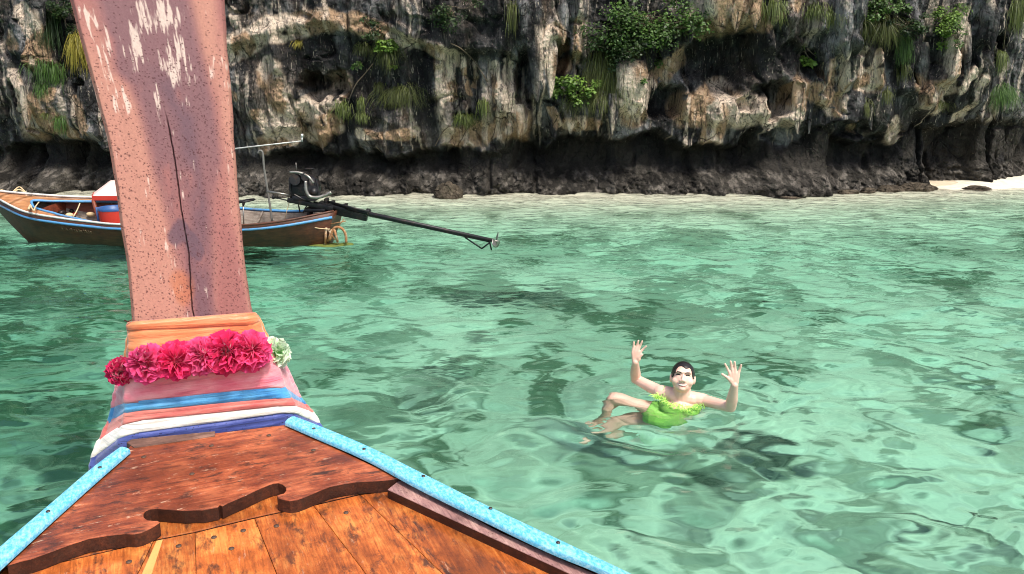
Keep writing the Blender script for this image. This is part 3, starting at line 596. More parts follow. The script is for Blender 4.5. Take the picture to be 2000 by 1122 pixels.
# the stem: a tall flat plank, painted tones and wear kept on its fine grid
L_E = [(116, -90), (134, 0), (160, 90), (190, 200), (215, 305), (235, 430), (247, 520), (257, 622), (262, 700), (250, 800), (246, 868)]
R_E = [(432, -90), (438, 0), (446, 100), (453, 200), (460, 300), (467, 400), (478, 500), (495, 612), (520, 690), (548, 760), (560, 830)]
NT_, NS = 680, 220
Lc = bez([st(u, v) for u, v in L_E], 12); Rc = bez([st(u, v) for u, v in R_E], 12)
def resample(P, n):
    P = np.array([tuple(p) for p in P]); s = np.concatenate([[0], np.cumsum(np.linalg.norm(np.diff(P, axis=0), axis=1))]); q = np.linspace(0, s[-1], n)
    return np.stack([np.interp(q, s, P[:, k]) for k in range(3)], -1)
La, Ra = resample(Lc, NT_), resample(Rc, NT_)
ww = np.linspace(0, 1, NS)
F = La[:, None] * (1 - ww)[None, :, None] + Ra[:, None] * ww[None, :, None]
SNn = np.array(SN); SRn = np.array(SR)
tt = np.linspace(0, 1, NT_)[:, None] * np.ones((1, NS)); Wd = np.ones((NT_, 1)) * ww[None]
# photo pixel of each face point, only to lay the tones and wear in place (board coordinates: w across, v along)
Vv = np.interp(tt, np.linspace(0, 1, len(L_E)), [b for a, b in L_E])
Sx = Wd * 0.40; Sy = -tt * 1.25
edge = np.minimum(Wd, 1 - Wd)
rough_e = 0.010 * (fbm(Sx * 0 + 3 + (Wd > 0.5) * 9, Sy * 9, 3, 201) - 0.5)
F = F + SNn * (-(0.014 * smooth(0.03, 0.0, edge)) + 0.004 * (fbm(Sx * 12, Sy * 2, 3, 202) - 0.5))[..., None] + SRn * (rough_e * smooth(0.12, 0.0, edge))[..., None]
crack_w = np.interp(Vv, [180, 260, 330, 440, 520, 625], [0.47, 0.49, 0.50, 0.505, 0.52, 0.50]) + 0.012 * (fbm(Vv * 0.03, Vv * 0.0, 3, 203) - 0.5)
ck = smooth(0.007, 0.001, np.abs(Wd - crack_w)) * smooth(190, 260, Vv) * smooth(0.2, 0.34, fbm(Vv * 0.05, Vv * 0, 2, 204) + 0.15 * smooth(200, 400, Vv))
F = F + SNn * (-0.008 * ck)[..., None]
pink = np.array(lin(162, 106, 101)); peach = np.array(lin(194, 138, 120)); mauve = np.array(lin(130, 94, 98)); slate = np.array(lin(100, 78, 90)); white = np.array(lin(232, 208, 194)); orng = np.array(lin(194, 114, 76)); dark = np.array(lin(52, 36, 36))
Lp = lambda c, k, m: c + (k - c) * np.clip(m, 0, 1)[..., None]
gn = fbm(Sx * 40, Sy * 3.5, 4, 205); g2 = fbm(Sx * 9, Sy * 2.2, 4, 206); g3 = fbm(Sx * 16, Sy * 9, 4, 207)
c = pink * (0.86 + 0.28 * gn)[..., None]
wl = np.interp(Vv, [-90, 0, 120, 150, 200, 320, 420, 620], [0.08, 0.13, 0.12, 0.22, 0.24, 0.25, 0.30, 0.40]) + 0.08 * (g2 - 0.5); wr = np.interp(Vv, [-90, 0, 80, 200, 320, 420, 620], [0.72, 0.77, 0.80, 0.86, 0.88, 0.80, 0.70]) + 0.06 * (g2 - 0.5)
mauve_m = smooth(wl - 0.02, wl + 0.12, Wd) * smooth(wr + 0.05, wr - 0.05, Wd)  # mask of the mauve middle of the plank, peach left towards both edges
c = Lp(c, peach, (1 - mauve_m) * smooth(0.3, 0.6, g2) * 0.85)
c = Lp(c, mauve, mauve_m * (0.95 - 0.45 * smooth(200, 520, Vv)) * smooth(0.2, 0.5, g3 + 0.15))
c = Lp(c, slate, smooth(0.13, 0.02, np.abs(Wd - np.interp(Vv, [100, 230, 330, 440, 530, 620], [0.45, 0.62, 0.62, 0.66, 0.60, 0.58]) - 0.06 * (g2 - 0.5))) * smooth(90, 180, Vv) * 0.6 * smooth(0.3, 0.6, g3 + 0.1))
c = Lp(c, slate, smooth(1.1, 0.2, ((Wd - 0.50) / 0.13) ** 2 + ((Vv - 505) / 34) ** 2 + 5 * (g3 - 0.5)) * 0.8)
c = Lp(c, orng, smooth(1.2, 0.2, ((Wd - 0.44) / 0.12) ** 2 + ((Vv - 590) / 40) ** 2 + 1.5 * (g3 - 0.5)) * 0.6)
fl = fbm(Sx * 150, Sy * 22.0, 3, 208, 0.6) * 0.55 + 0.45 * fbm(Sx * 34, Sy * 14, 4, 209)
wm = np.zeros_like(Wd)
for w0, v0, rw, rv, k in ((0.50, 20, 0.22, 45, .13), (0.36, 60, 0.16, 70, .12), (0.60, 95, 0.13, 60, .16), (0.66, 130, 0.12, 35, .13), (0.12, 110, 0.10, 110, .12), (0.16, 180, 0.10, 45, .13), (0.42, 195, 0.05, 60, .10), (0.85, 110, 0.06, 60, .06), (0.48, 260, 0.04, 60, .06), (0.06, 20, 0.06, 30, .12)):
    wm = np.maximum(wm, k * smooth(1.3, 0.0, ((Wd - w0) / rw) ** 2 + ((Vv - v0) / rv) ** 2))
c = Lp(c, white, smooth(0.57, 0.69, fl - 0.10 + wm * 1.6) * 0.78)
c = Lp(c, dark, ck * 0.9)
c = Lp(c, slate * 0.6, smooth(0.02, 0.06, np.abs(Wd - crack_w)) * 0 + smooth(0.05, 0.0, np.abs(Wd - crack_w)) * smooth(280, 420, Vv) * 0.35 * smooth(0.4, 0.6, g3))
dens = smooth(20, 160, Vv) * 0.9 + 0.25
gd = np.random.default_rng(3); dots = np.zeros_like(Wd); nd = 5200
wi = gd.random(nd); ti = gd.random(nd); sz = gd.uniform(0.0010, 0.0021, nd); an = gd.uniform(0.8, 2.0, nd)
wid_m, len_m = float(np.linalg.norm(Ra[NT_ // 2] - La[NT_ // 2])), float(np.linalg.norm(La[-1] - La[0]))
for a, b, s_, q in zip(wi, ti, sz, an):
    if gd.random() > float(np.interp(b, tt[:, 0], dens[:, 0])): continue
    i0, j0 = int(b * (NT_ - 1)), int(a * (NS - 1)); ii, jj = slice(max(0, i0 - 3), i0 + 4), slice(max(0, j0 - 3), j0 + 4)
    dd = ((Wd[ii, jj] - a) * wid_m) ** 2 + ((tt[ii, jj] - b) * len_m * q) ** 2
    dots[ii, jj] = np.maximum(dots[ii, jj], smooth(1.7, 0.7, np.sqrt(dd) / s_))
c = Lp(c, np.array(lin(84, 44, 46)), dots * 0.9)
c = Lp(c, np.array(lin(90, 56, 50)), smooth(0.015, 0.0, edge) * 0.6)
TH = 0.075
rim = np.concatenate([F[:, 0], F[-1, 1:], F[::-1, -1][1:], F[0, ::-1][1:-1]])
nv = NT_ * NS; ring = np.concatenate([np.arange(NT_) * NS, (NT_ - 1) * NS + np.arange(1, NS), (np.arange(NT_) * NS + NS - 1)[::-1][1:], np.arange(NS)[::-1][1:-1]])
bk = rim - SNn * TH; nr_ = len(ring)
Fv = np.concatenate([F.reshape(-1, 3), bk]); idx = np.arange(nr_)
sides = np.stack([ring, nv + idx, nv + (idx + 1) % nr_, np.roll(ring, -1)], -1)
back = np.stack([nv + np.arange(NT_ - 1), nv + np.arange(1, NT_), nv + (2 * NT_ + NS - 3 - np.arange(1, NT_)), nv + (2 * NT_ + NS - 3 - np.arange(NT_ - 1))], -1)
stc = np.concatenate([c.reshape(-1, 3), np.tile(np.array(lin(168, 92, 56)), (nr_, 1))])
t = NT('faded_pink_wood'); n = t.noise(t.coords(), 140, 4, 0.6); t.bsdf(t.mix(1.0, t.attr(), t.ramp(n, [(0.3, 0.82), (0.65, 1.0)]), 'MULTIPLY'), 0.62, t.bump(n, 0.25, 0.003), spec=0.3)
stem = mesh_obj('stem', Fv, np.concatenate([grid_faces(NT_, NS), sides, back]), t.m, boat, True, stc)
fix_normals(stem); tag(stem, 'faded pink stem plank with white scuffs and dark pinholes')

# cloth sashes wound round the foot of the stem: top and bottom edges as loops round it
def cloth(name, c1, rough=0.5, dots=0.0, dcol=None, sheen=0.4, c2=None):
    t = NT(name); co = t.coords(); n = t.noise(t.coords(scale=(1, 1, 3)), 9, 4)
    c = t.mix(t.ramp(n, [(0.35, 0.0), (0.65, 1.0)]), c1, c2 or tuple(min(1, x * 1.18 + 0.01) for x in c1))
    if dots: c = t.mix(t.ramp(t.voro(co, 75), [(0.12, dots), (0.24, 0.0)]), c, dcol)
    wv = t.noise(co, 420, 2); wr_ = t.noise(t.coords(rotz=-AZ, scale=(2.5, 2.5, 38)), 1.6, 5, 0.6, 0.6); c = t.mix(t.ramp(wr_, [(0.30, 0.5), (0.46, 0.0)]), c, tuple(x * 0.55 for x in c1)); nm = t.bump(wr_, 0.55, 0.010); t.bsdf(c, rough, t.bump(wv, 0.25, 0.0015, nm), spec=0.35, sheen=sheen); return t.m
def loop(le, lc, rc, re, lift):
    """closed-ish path: behind left, left end, left crease, face, right crease, right end, behind right"""
    a = st(*lc) + SN * lift; b = st(*rc) + SN * lift
    l2 = st(*le, back=0.14) - SR * lift * 0.15; r2 = st(*re, back=0.14) + SR * lift * 0.15
    mid = (a + b) / 2
    l3 = l2 - SN * 0.28 + SR * 0.16; r3 = r2 - SN * 0.28 - SR * 0.16; l3.z -= 0.03; r3.z -= 0.03
    face = [a + (b - a) * k for k in np.linspace(0.06, 0.94, 12)]
    la = a + (l2 - a) * 0.06; rb = b + (r2 - b) * 0.06
    L = [a + (l2 - a) * k for k in np.linspace(0.95, 0.12, 7)]; Rr = [b + (r2 - b) * k for k in np.linspace(0.12, 0.95, 7)]
    return [l3, (l2 + l3) / 2 - SR * 0.004] + L + face + Rr + [(r2 + r3) / 2 + SR * 0.004, r3]
def sash(name, top, bot, lift, mat, folds=2, amp=0.006, seed=0, label=None, roll=0.003):
    T_, B_ = loop(*top, lift), loop(*bot, lift + 0.002); T_, B_ = bez(T_, 4), bez(B_, 4); n = len(T_); m = 16; G = []
    for i in range(m + 1):
        k = i / m; row = []
        for j in range(n):
            p = T_[j].lerp(B_[j], k); q = j / (n - 1)
            w = fbm(np.array([q * 3.0 + seed]), np.array([k * (2.5 + folds) + q * 2.0 + seed]), 3, 300 + seed)[0] - 0.5
            f2 = math.sin(k * folds * 6.28 + 3 * q + seed + 2 * w)
            out = SN * (1 if 9 * 4 < j < n - 9 * 4 - 1 else 0.35) + (SR * (-1 if q < 0.5 else 1) * (0 if 9 * 4 < j < n - 9 * 4 - 1 else 0.8))
            p = p + out * (amp * (1.2 * w + 0.2 * f2) + roll * math.sin(math.pi * k) - 0.004 * (1 if i in (0, m) else 0))
            row.append(p)
        G.append(row)
    o = MB().grid(G).build(name, mat, boat)
    s = o.modifiers.new('thick', 'SOLIDIFY'); s.thickness = 0.003; s.offset = -1
    if label: tag(o, label)
    return o
dkred = lin(150, 40, 44)
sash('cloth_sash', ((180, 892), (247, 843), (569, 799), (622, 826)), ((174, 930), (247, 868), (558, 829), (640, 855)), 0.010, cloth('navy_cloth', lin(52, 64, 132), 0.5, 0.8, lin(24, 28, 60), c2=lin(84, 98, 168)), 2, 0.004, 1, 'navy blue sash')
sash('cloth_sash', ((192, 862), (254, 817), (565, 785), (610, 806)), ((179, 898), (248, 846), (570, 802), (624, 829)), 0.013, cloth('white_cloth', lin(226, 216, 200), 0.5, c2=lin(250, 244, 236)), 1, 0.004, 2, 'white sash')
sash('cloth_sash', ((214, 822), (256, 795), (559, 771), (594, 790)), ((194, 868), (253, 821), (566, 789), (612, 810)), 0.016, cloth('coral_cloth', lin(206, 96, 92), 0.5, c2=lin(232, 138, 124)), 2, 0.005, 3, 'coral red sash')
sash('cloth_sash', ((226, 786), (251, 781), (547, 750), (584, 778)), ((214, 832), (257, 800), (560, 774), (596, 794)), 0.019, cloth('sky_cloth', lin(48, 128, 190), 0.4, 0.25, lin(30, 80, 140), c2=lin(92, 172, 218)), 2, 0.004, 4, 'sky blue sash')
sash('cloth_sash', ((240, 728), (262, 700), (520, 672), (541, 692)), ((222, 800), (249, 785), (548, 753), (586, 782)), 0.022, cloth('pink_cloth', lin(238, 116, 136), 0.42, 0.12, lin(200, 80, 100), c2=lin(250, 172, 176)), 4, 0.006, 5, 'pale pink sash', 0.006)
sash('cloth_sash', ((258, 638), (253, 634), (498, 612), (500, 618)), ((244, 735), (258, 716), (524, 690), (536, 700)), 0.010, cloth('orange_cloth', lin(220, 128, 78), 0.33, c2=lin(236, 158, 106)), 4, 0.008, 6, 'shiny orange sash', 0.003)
sash('cloth_sash', ((257, 632), (252, 629), (498, 610), (499, 616)), ((256, 648), (252, 643), (502, 634), (503, 640)), 0.014, cloth('orange_hem', lin(214, 116, 74), 0.35, c2=lin(228, 144, 96)), 1, 0.004, 7, 'rolled hem of the orange sash', 0.006)
# fibre twig by the plank edge
MB().tube([st(243, 626), st(250, 628) + SN * 0.01, st(258, 624) + SN * 0.012], 0.0022, 6).build('twine', W_DARK, boat)

# garland of cloth carnations
GL = thing('flower_garland', 'garland of red pink artificial carnations round the boat stem', 'garland', st(395, 700) + SN * 0.05)
def carnation(c, nrm, r, base, tip, seed):
    g = np.random.default_rng(seed); nrm = nrm + Vector(g.normal(0, 0.22, 3)); r = r * g.uniform(0.9, 1.1); mb = MB(); nrm = nrm.normalized(); M = frame(nrm.orthogonal(), nrm)
    u = nrm.orthogonal().normalized(); v = nrm.cross(u)
    for layer in range(5):
        n = (9, 9, 8, 7, 5)[layer]; el = math.radians((-12, 14, 36, 58, 78)[layer]); R_ = r * (1.0, 1.0, 0.96, 0.92, 0.88)[layer]
        for k in range(n):
            a = 6.283 * (k + g.random() * 0.6) / n + layer; e = el + g.normal(0, 0.16); Rk = R_ * g.uniform(0.88, 1.1); half = g.uniform(0.5, 0.75)
            rows = []; ph = g.random() * 6
            for i in range(5):
                q = i / 4; row = []
                for j in range(9):
                    w = (j / 8 - 0.5) * 2; aa = a + w * half * (0.25 + 0.9 * q); ee = e + (0.24 * math.sin(w * 6.5 + ph) + 0.16 * math.sin(w * 15 + 2 * ph)) * q * q - 0.15 * q * q
                    rr_ = Rk * q * (1 - 0.05 * w * w + 0.07 * math.sin(w * 11 + ph) * q)
                    row.append(c + (u * math.cos(aa) + v * math.sin(aa)) * (rr_ * math.cos(ee)) + nrm * (rr_ * math.sin(ee)))
                rows.append(row)
            o = len(mb.v); mb.grid(rows)
            sh = g.uniform(0.8, 1.15)
            for i in range(5):
                kk = (i / 4) ** 1.5
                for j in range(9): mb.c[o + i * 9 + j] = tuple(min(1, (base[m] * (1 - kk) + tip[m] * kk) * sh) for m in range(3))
    return mb
t = NT('petal_cloth'); pb = t.bsdf(t.attr(), 0.55, spec=0.3, sheen=0.3); tl = t.n('BsdfTranslucent'); t.l(t.attr(), tl.inputs[0]); mx = t.n('MixShader'); mx.inputs[0].default_value = 0.42
t.l(pb.outputs[0], mx.inputs[1]); t.l(tl.outputs[0], mx.inputs[2]); t.l(mx.outputs[0], t.out.inputs[0]); M_PETAL = t.m
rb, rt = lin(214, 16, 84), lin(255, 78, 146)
for k, (u, v, r, dn_, lift) in enumerate(((236, 724, 29, (-0.7, 0.1), 0.0), (291, 703, 36, (-0.2, 0.1), 0.055), (345, 698, 37, (0.0, 0.1), 0.06), (394, 689, 35, (0.1, 0.2), 0.06), (440, 684, 39, (0.0, 0.15), 0.06), (489, 680, 38, (0.25, 0.15), 0.055))):
    p = st(u, v) + SN * lift; m_px = (p - CP).length / FPX
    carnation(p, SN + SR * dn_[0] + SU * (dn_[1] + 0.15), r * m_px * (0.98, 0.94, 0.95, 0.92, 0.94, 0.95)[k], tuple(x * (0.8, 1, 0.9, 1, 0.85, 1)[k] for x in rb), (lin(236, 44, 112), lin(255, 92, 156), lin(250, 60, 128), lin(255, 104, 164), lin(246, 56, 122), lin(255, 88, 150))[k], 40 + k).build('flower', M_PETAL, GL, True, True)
p = st(538, 690, 0.03); fo = carnation(p, SR * 1.0 + SN * 0.5 + SU * 0.25, 29 * (p - CP).length / FPX, lin(170, 226, 140), lin(236, 252, 224), 60).build('flower', M_PETAL, GL, True, True)
tag(fo, 'pale green flower at the right end')
MB().tube(bez([st(228, 735, 0.05), st(250, 716) + SN * 0.03, st(395, 700) + SN * 0.035, st(510, 690) + SN * 0.03, st(536, 700, 0.06)], 5), 0.006, 6).build('cord', cloth('cord', lin(150, 30, 60)), GL)

# ------------------------------------------------------------------ the moored boat by the cliff
def wet_wood(name, a, b, d=0.5, rough=0.5):
    t = NT(name); n = t.noise(t.coords(scale=(1.2, 6, 9)), 4, 6, 0.65); n2 = t.noise(t.coords(), 5, 5, 0.65)
    c = t.ramp(n, [(0.3, a), (0.7, b)]); c = t.mix(t.ramp(n2, [(0.45, 0.0), (0.65, d)]), c, lin(44, 32, 26)); t.bsdf(c, rough, t.bump(n, 0.3, 0.008), spec=0.35); return t.m
W_HULL = wet_wood('hull_brown', lin(66, 38, 27), lin(104, 62, 42), 0.6)
W_FDECK = wet_wood('foredeck_tan', lin(150, 92, 56), lin(196, 146, 100), 0.35)
W_INN = wet_wood('inner_grey', lin(120, 104, 92), lin(176, 164, 150), 0.5, 0.8)
W_RED = wet_wood('bulkhead_red', lin(100, 48, 32), lin(142, 72, 46), 0.45)
M_BLUE2 = paint('rail_blue', lin(84, 148, 200), 0.5, 0, 0.2, 14, lin(120, 120, 118)); M_WHITE = paint('rail_white', lin(206, 206, 200), 0.6, 0, 0.15, 14, lin(120, 110, 100))
M_BLACK = paint('black_metal', lin(34, 34, 36), 0.42, 0.5, 0.4, 30, lin(70, 56, 48)); M_STEEL = paint('old_steel', lin(150, 146, 138), 0.38, 0.8, 0.25, 30, lin(96, 78, 62)); M_GREYPOLE = paint('grey_pole', lin(110, 108, 102), 0.6, 0, 0.3, 20)
M_ROPE = paint('pale_rope', lin(214, 188, 146), 0.9, 0, 0.25, 60, None, 0.4); M_REDPL = paint('red_plastic', lin(196, 58, 44), 0.4, 0, 0.12, 12, lin(120, 50, 40)); M_BLUEPL = paint('blue_plastic', lin(44, 84, 136), 0.4, 0, 0.15, 12)
M_COVER = paint('pink_white_cover', lin(232, 196, 186), 0.6, 0, 0.08, 6); M_RUST = paint('rusty_iron', lin(160, 110, 70), 0.7, 0.2, 0.35, 30, lin(210, 196, 170)); M_WEED = paint('green_weed', lin(96, 104, 40), 0.8, 0, 0.3, 20)
NEAR = [(652, 414, .52), (556, 433, .42), (472, 442, .37), (350, 444, .35), (229, 440, .36), (176, 435, .38), (112, 427, .43), (48, 415, .50), (0, 392, .62), (-34, 372, .72)]
BEAM = [.50, .85, 1.15, 1.40, 1.50, 1.50, 1.38, 1.02, .45, .04]; LIFT = [0, .02, .05, .09, .12, .13, .12, .10, .05, 0]
WL = [(637, 479), (556, 481), (472, 482), (350, 483), (229, 480), (180, 478), (130, 475), (88, 472), (62, 470.5), (54, 470)]; WB = [.34, .6, .85, 1.0, 1.05, 1.0, .8, .45, .12, .02]
nr = [on_z(u, v, z) for u, v, z in NEAR]; FAX = (nr[7] - nr[1]); FAX.z = 0; FAX.normalize(); FN = Vector((-FAX.y, FAX.x, 0));
if FN.y < 0: FN = -FN
fr_ = [p + FN * b + Vector((0, 0, l)) for p, b, l in zip(nr, BEAM, LIFT)]
nw = [on_z(u, v, 0.0) for u, v in WL]; fw = [p + FN * b for p, b in zip(nw, WB)]
SUB = 6
nr, fr_, nw, fw = bez(nr, SUB), bez(fr_, SUB), bez(nw, SUB), bez(fw, SUB); NK = len(nr)
fb = thing('moored_boat', 'brown wooden fishing boat with blue rail moored in front of the cliff', 'boat', (nr[2 * SUB] + fr_[2 * SUB]) / 2 * 1.0)
fb.location.z = 0.0; fb['base'] = list(fb.location)
def kk(k): return min(NK - 1, max(0, int(round(k * SUB))))
def lerp(a, b, t): return a + (b - a) * t
rows = []
for i in range(NK):
    a, b, c_, d_ = nr[i], fr_[i], nw[i], fw[i]; keel = (c_ + d_) / 2 - Vector((0, 0, 0.28 if i < NK - 2 else 0.1))
    f = lambda p, q, t, bul: lerp(p, q, t) + FN * bul
    rows.append([a, f(a, c_, .25, -.025), f(a, c_, .5, -.04), f(a, c_, .75, -.03), c_, lerp(c_, keel, .5) - Vector((0, 0, .04)), keel, lerp(d_, keel, .5) - Vector((0, 0, .04)), d_, f(b, d_, .75, .03), f(b, d_, .5, .04), f(b, d_, .25, .025), b])
mb = MB().grid(rows); mb.add(rows[0], [tuple(range(13))]); hull = mb.build('hull', W_HULL, fb); fix_normals(hull)
sm = hull.modifiers.new('thick', 'SOLIDIFY'); sm.thickness = 0.02; sm.offset = 0
# plank seams as thin battens along the side
for fz, nm_, mat, r in ((0.16, 'rub_strake', M_BLUE2, .021),):
    MB().tube([lerp(nr[i], nw[i], fz) - FN * 0.028 for i in range(NK)], r, 8).build(nm_, mat, fb)
    MB().tube([lerp(fr_[i], fw[i], fz) + FN * 0.028 for i in range(NK)], r, 8).build(nm_, mat, fb)
for k0, k1, mat in ((3.7, 9, M_WHITE), (0, 3.7, W_HULL)):
    r_ = range(kk(k0), kk(k1) + 1)
    MB().tube([nr[i] + Vector((0, 0, .012)) for i in r_], .017, 8).build('rail_cap', mat, fb)
r_ = range(kk(3.6), kk(9) + 1); MB().tube([fr_[i] + Vector((0, 0, .012)) for i in r_], .020, 8).build('rail_cap', M_WHITE, fb)
r_ = range(kk(0.6), kk(3.6) + 1); MB().tube([fr_[i] + Vector((0, 0, .012)) for i in r_], .022, 8).build('rail_cap', M_BLUE2, fb)
# inner lining, floor
rows = []
for i in range(kk(.4), kk(8.0)):
    a, b = nr[i], fr_[i]; c_, d_ = nw[i] + Vector((0, 0, .06)) + FN * .04, fw[i] + Vector((0, 0, .06)) - FN * .04
    a2, b2 = a + FN * .035 - Vector((0, 0, .01)), b - FN * .035 - Vector((0, 0, .01))
    rows.append([a2, lerp(a2, c_, .5), c_, lerp(c_, d_, .33), lerp(c_, d_, .66), d_, lerp(b2, d_, .5), b2])
MB().grid(rows, flip=True).build('inner_lining', W_INN, fb, 'auto')
for k in (2.2, 3.2, 4.4, 5.2, 5.8):                                    # ribs
    i = kk(k); b2, d_ = fr_[i] - FN * .05, fw[i] + Vector((0, 0, .08)) - FN * .06; MB().tube([b2, d_], .014, 6).build('rib', M_WHITE if k > 5 else W_INN, fb)
# foredeck with its pointed opening
TIPK, OPK = 7.35, 5.0
def inner(k, sidef):
    q = max(0.0, min(1.0, (TIPK - k) / (TIPK - OPK))); half = 0.47 * q ** 0.33 if sidef == 0 else 0.42 * q ** 0.6
    return 0.5 - half if sidef == 0 else 0.5 + half
def deckp(k, t):
    i = kk(k); p = lerp(nr[i], fr_[i], t); p.z -= 0.015 - 0.03 * math.sin(math.pi * t); return p
ks = np.linspace(9, TIPK, 14); MB().grid([[deckp(k, t) for t in np.linspace(0.02, 0.98, 9)] for k in ks]).build('foredeck', W_FDECK, fb)
ks2 = np.linspace(TIPK, OPK, 18)
MB().grid([[deckp(k, t) for t in np.linspace(0.02, inner(k, 0), 4)] for k in ks2]).build('side_deck', W_FDECK, fb)
MB().grid([[deckp(k, t) for t in np.linspace(inner(k, 1), 0.98, 4)] for k in ks2]).build('side_deck', W_FDECK, fb)
MB().tube(bez([deckp(k, inner(k, 0)) + Vector((0, 0, .01)) for k in ks2[::-2]] + [deckp(k, inner(k, 1)) + Vector((0, 0, .01)) for k in ks2[::2]], 4), .02, 8).build('coaming', M_BLUE2, fb)
MB().grid([[deckp(6.9, t) - Vector((0, 0, 0.02)) - FAX * -0.05, Vector((*deckp(6.9, t).xy, .2)) + FAX * 0.02] for t in np.linspace(0.2, 0.85, 8)]).build('bulkhead', W_RED, fb)
MB().grid([[deckp(k, .93) - Vector((0, 0, .05)) - FN * .05, deckp(k, .93) - Vector((0, 0, .33)) - FN * .1] for k in np.linspace(7, 5.7, 8)]).build('inner_panel', W_RED, fb)
# thwart planks
for k in (5.15, 3.9, 1.9):
    i = kk(k); a, b = lerp(nr[i], nw[i], .5), lerp(fr_[i], fw[i], .5); c_ = (a + b) / 2; c_.z = .22
    MB().box(c_, ((b - a).length * .96, .24, .03), frame(b - a), .006).build('thwart', W_INN, fb)
# faded name painted on the side
mb = MB(); g = np.random.default_rng(2)
for k in range(13):
    u = 108 + k * 5.2; v = 452 + k * 0.35
    P = [(u + g.uniform(-1, 1), v + g.uniform(-2, 2)) for _ in range(2)]; P = [(u, v - 2.2 + g.uniform(-2, .5)), (u + 2.2, v - 1 + g.uniform(-1, 1)), (u + .6, v + 1.4), (u + 3.0, v + 2.0)]
    i = 0; pts = []
    for (a, b) in P:
        x_, z_ = on_y(a, b, 11.86).x, on_y(a, b, 11.86).z
        j = min(range(NK), key=lambda m: abs(lerp(nr[m], nw[m], .5).x - x_)); fz = (nr[j].z - z_) / nr[j].z
        q = lerp(nr[j], nw[j], fz); pts.append(Vector((x_, q.y - .055, z_)))
    mb.tube(pts, .006, 5)
mb.build('faded_lettering', paint('faded_lettering', lin(112, 94, 70), 0.8, 0, 0.3, 20), fb)
# stern: engine with long shaft
i0 = kk(.35); EC = (nr[i0] + fr_[i0]) / 2; EY = EC.y
def ep(u, v, dy=0.0): return on_y(u, v, EY + dy)
eng = MB()
for (u, v, w, h, d_) in ((596, 370, 48, 30, .30), (588, 351, 34, 20, .24), (578, 368, 22, 40, .2), (598, 386, 46, 12, .34), (571, 356, 10, 22, .16), (590, 340, 22, 8, .2)):
    eng.box(ep(u, v), (w / 126, d_, h / 126), None, .03)
eng.ell(ep(608, 364), (.15, .17, .17)); eng.ell(ep(590, 352), (.14, .14, .12)); eng.ell(ep(580, 376), (.11, .15, .1))
for a, b in (((570, 345), (566, 372)), ((584, 342), (600, 350)), ((574, 380), (596, 392)), ((616, 350), (622, 372))): eng.tube([ep(*a, -.15), ep(*b, -.17)], .014, 6)
for (u, v, r) in ((610, 378, 15), (576, 352, 10), (596, 346, 8)):
    eng.tube([ep(u, v, -.22), ep(u, v, -.14)], r / 126, 18)
engine = eng.build('engine', M_BLACK, fb, 'auto')
fins = MB()
for k in range(7): fins.box(ep(584 + k * 0.4, 343 + k * 3.6, -.14), (.20, .04, .010))
fins.build('cooling_fins', M_BLACK, engine)
MB().tube([ep(613, 376, -.235), ep(613, 376, -.22)], 8 / 126, 18).build('flywheel', M_BLACK, engine)
MB().tube(bez([ep(566, 337, -.2), ep(580, 337, -.2), ep(595, 341, -.2), ep(605, 348, -.22), ep(612, 358, -.22)], 4), .021, 8).build('air_pipe', M_STEEL, engine)
MB().tube(bez([ep(597, 354, -.27), ep(598, 372, -.29), ep(605, 384, -.29), ep(620, 386, -.29), ep(634, 382, -.27), ep(647, 376, -.25)], 4), .026, 8).build('exhaust_pipe', M_STEEL, engine)
MB().tube(bez([ep(597, 338, .1), ep(608, 344, .1), ep(616, 352, .1), ep(622, 362, .1)], 4), .016, 6).build('hose', M_BLACK, engine)
MB().box(ep(605, 330, .1), (.13, .08, .025), None, .006).build('filter_lid', M_BLACK, engine)
MB().tube([ep(578, 318), ep(579, 337)], .006, 6).build('stack', M_STEEL, engine)
MB().tube([ep(521, 374, -.1), ep(568, 382, -.1)], .018, 8).build('tiller', M_STEEL, fb)
tb = MB().tube([ep(534, 386, .05), ep(572, 394, .05)], .010, 8); tb.ell(ep(534, 386, .05), (.028, .028, .028)); tb.build('throttle_rod', M_BLACK, fb)
fm = MB(); D_ = lambda a, b: (ep(*b) - ep(*a))
def beam(a, b, w, h, dy=0.0): c_ = (ep(*a, dy) + ep(*b, dy)) / 2; fm.box(c_, (D_(a, b).length, w, h), frame(D_(a, b)), .006)
beam((562, 391), (650, 408), .05, .07, -.14); beam((562, 391), (650, 408), .05, .07, .14); beam((612, 402), (718, 424), .10, .13); beam((625, 396), (690, 412), .2, .05)
for a in ((638, 393), (650, 398), (675, 404), (716, 418)): fm.box(ep(*a), (.05, .16, .09), None, .006)
fm.build('engine_mount', M_BLACK, fb, 'auto')
post = MB(); post.tube([ep(606, 408), ep(604, 432)], .05, 10); post.box(ep(620, 408), (.32, .4, .05), None, .01); post.tube([ep(582, 396, .1), ep(586, 415, .1)], .012, 6); post.tube([ep(600, 400, .1), ep(592, 416, .1)], .012, 6); MB().tube([ep(565, 395, -.12), ep(556, 428, -.12)], .006, 6).build('stay', M_ROPE, fb)
post.build('pivot_post', M_BLACK, fb, 'auto')
def sp_(u, v, dy=0.0): return ep(u, v, dy - 0.85 * max(0.0, u - 650) / 313)        # the shaft swings out towards us
sh = MB(); sh.tube([sp_(650, 399), sp_(717, 417), sp_(963, 470)], [.035, .034, .026], 10); sh.tube([sp_(640, 394, -.05), sp_(720, 414, -.05)], .016, 8); sh.tube([sp_(717, 421), sp_(958, 473)], .012, 8)
sh.tube([sp_(716, 414), sp_(722, 416)], .055, 10); shaft = sh.build('drive_shaft', M_BLACK, fb)
sk = MB(); sk.tube([sp_(908, 464), sp_(941, 486)], .013, 6); sk.tube([sp_(941, 486), sp_(957, 474)], .013, 6); sk.tube([sp_(956, 472), sp_(960, 489)], .012, 6); sk.build('skeg', M_BLACK, fb)
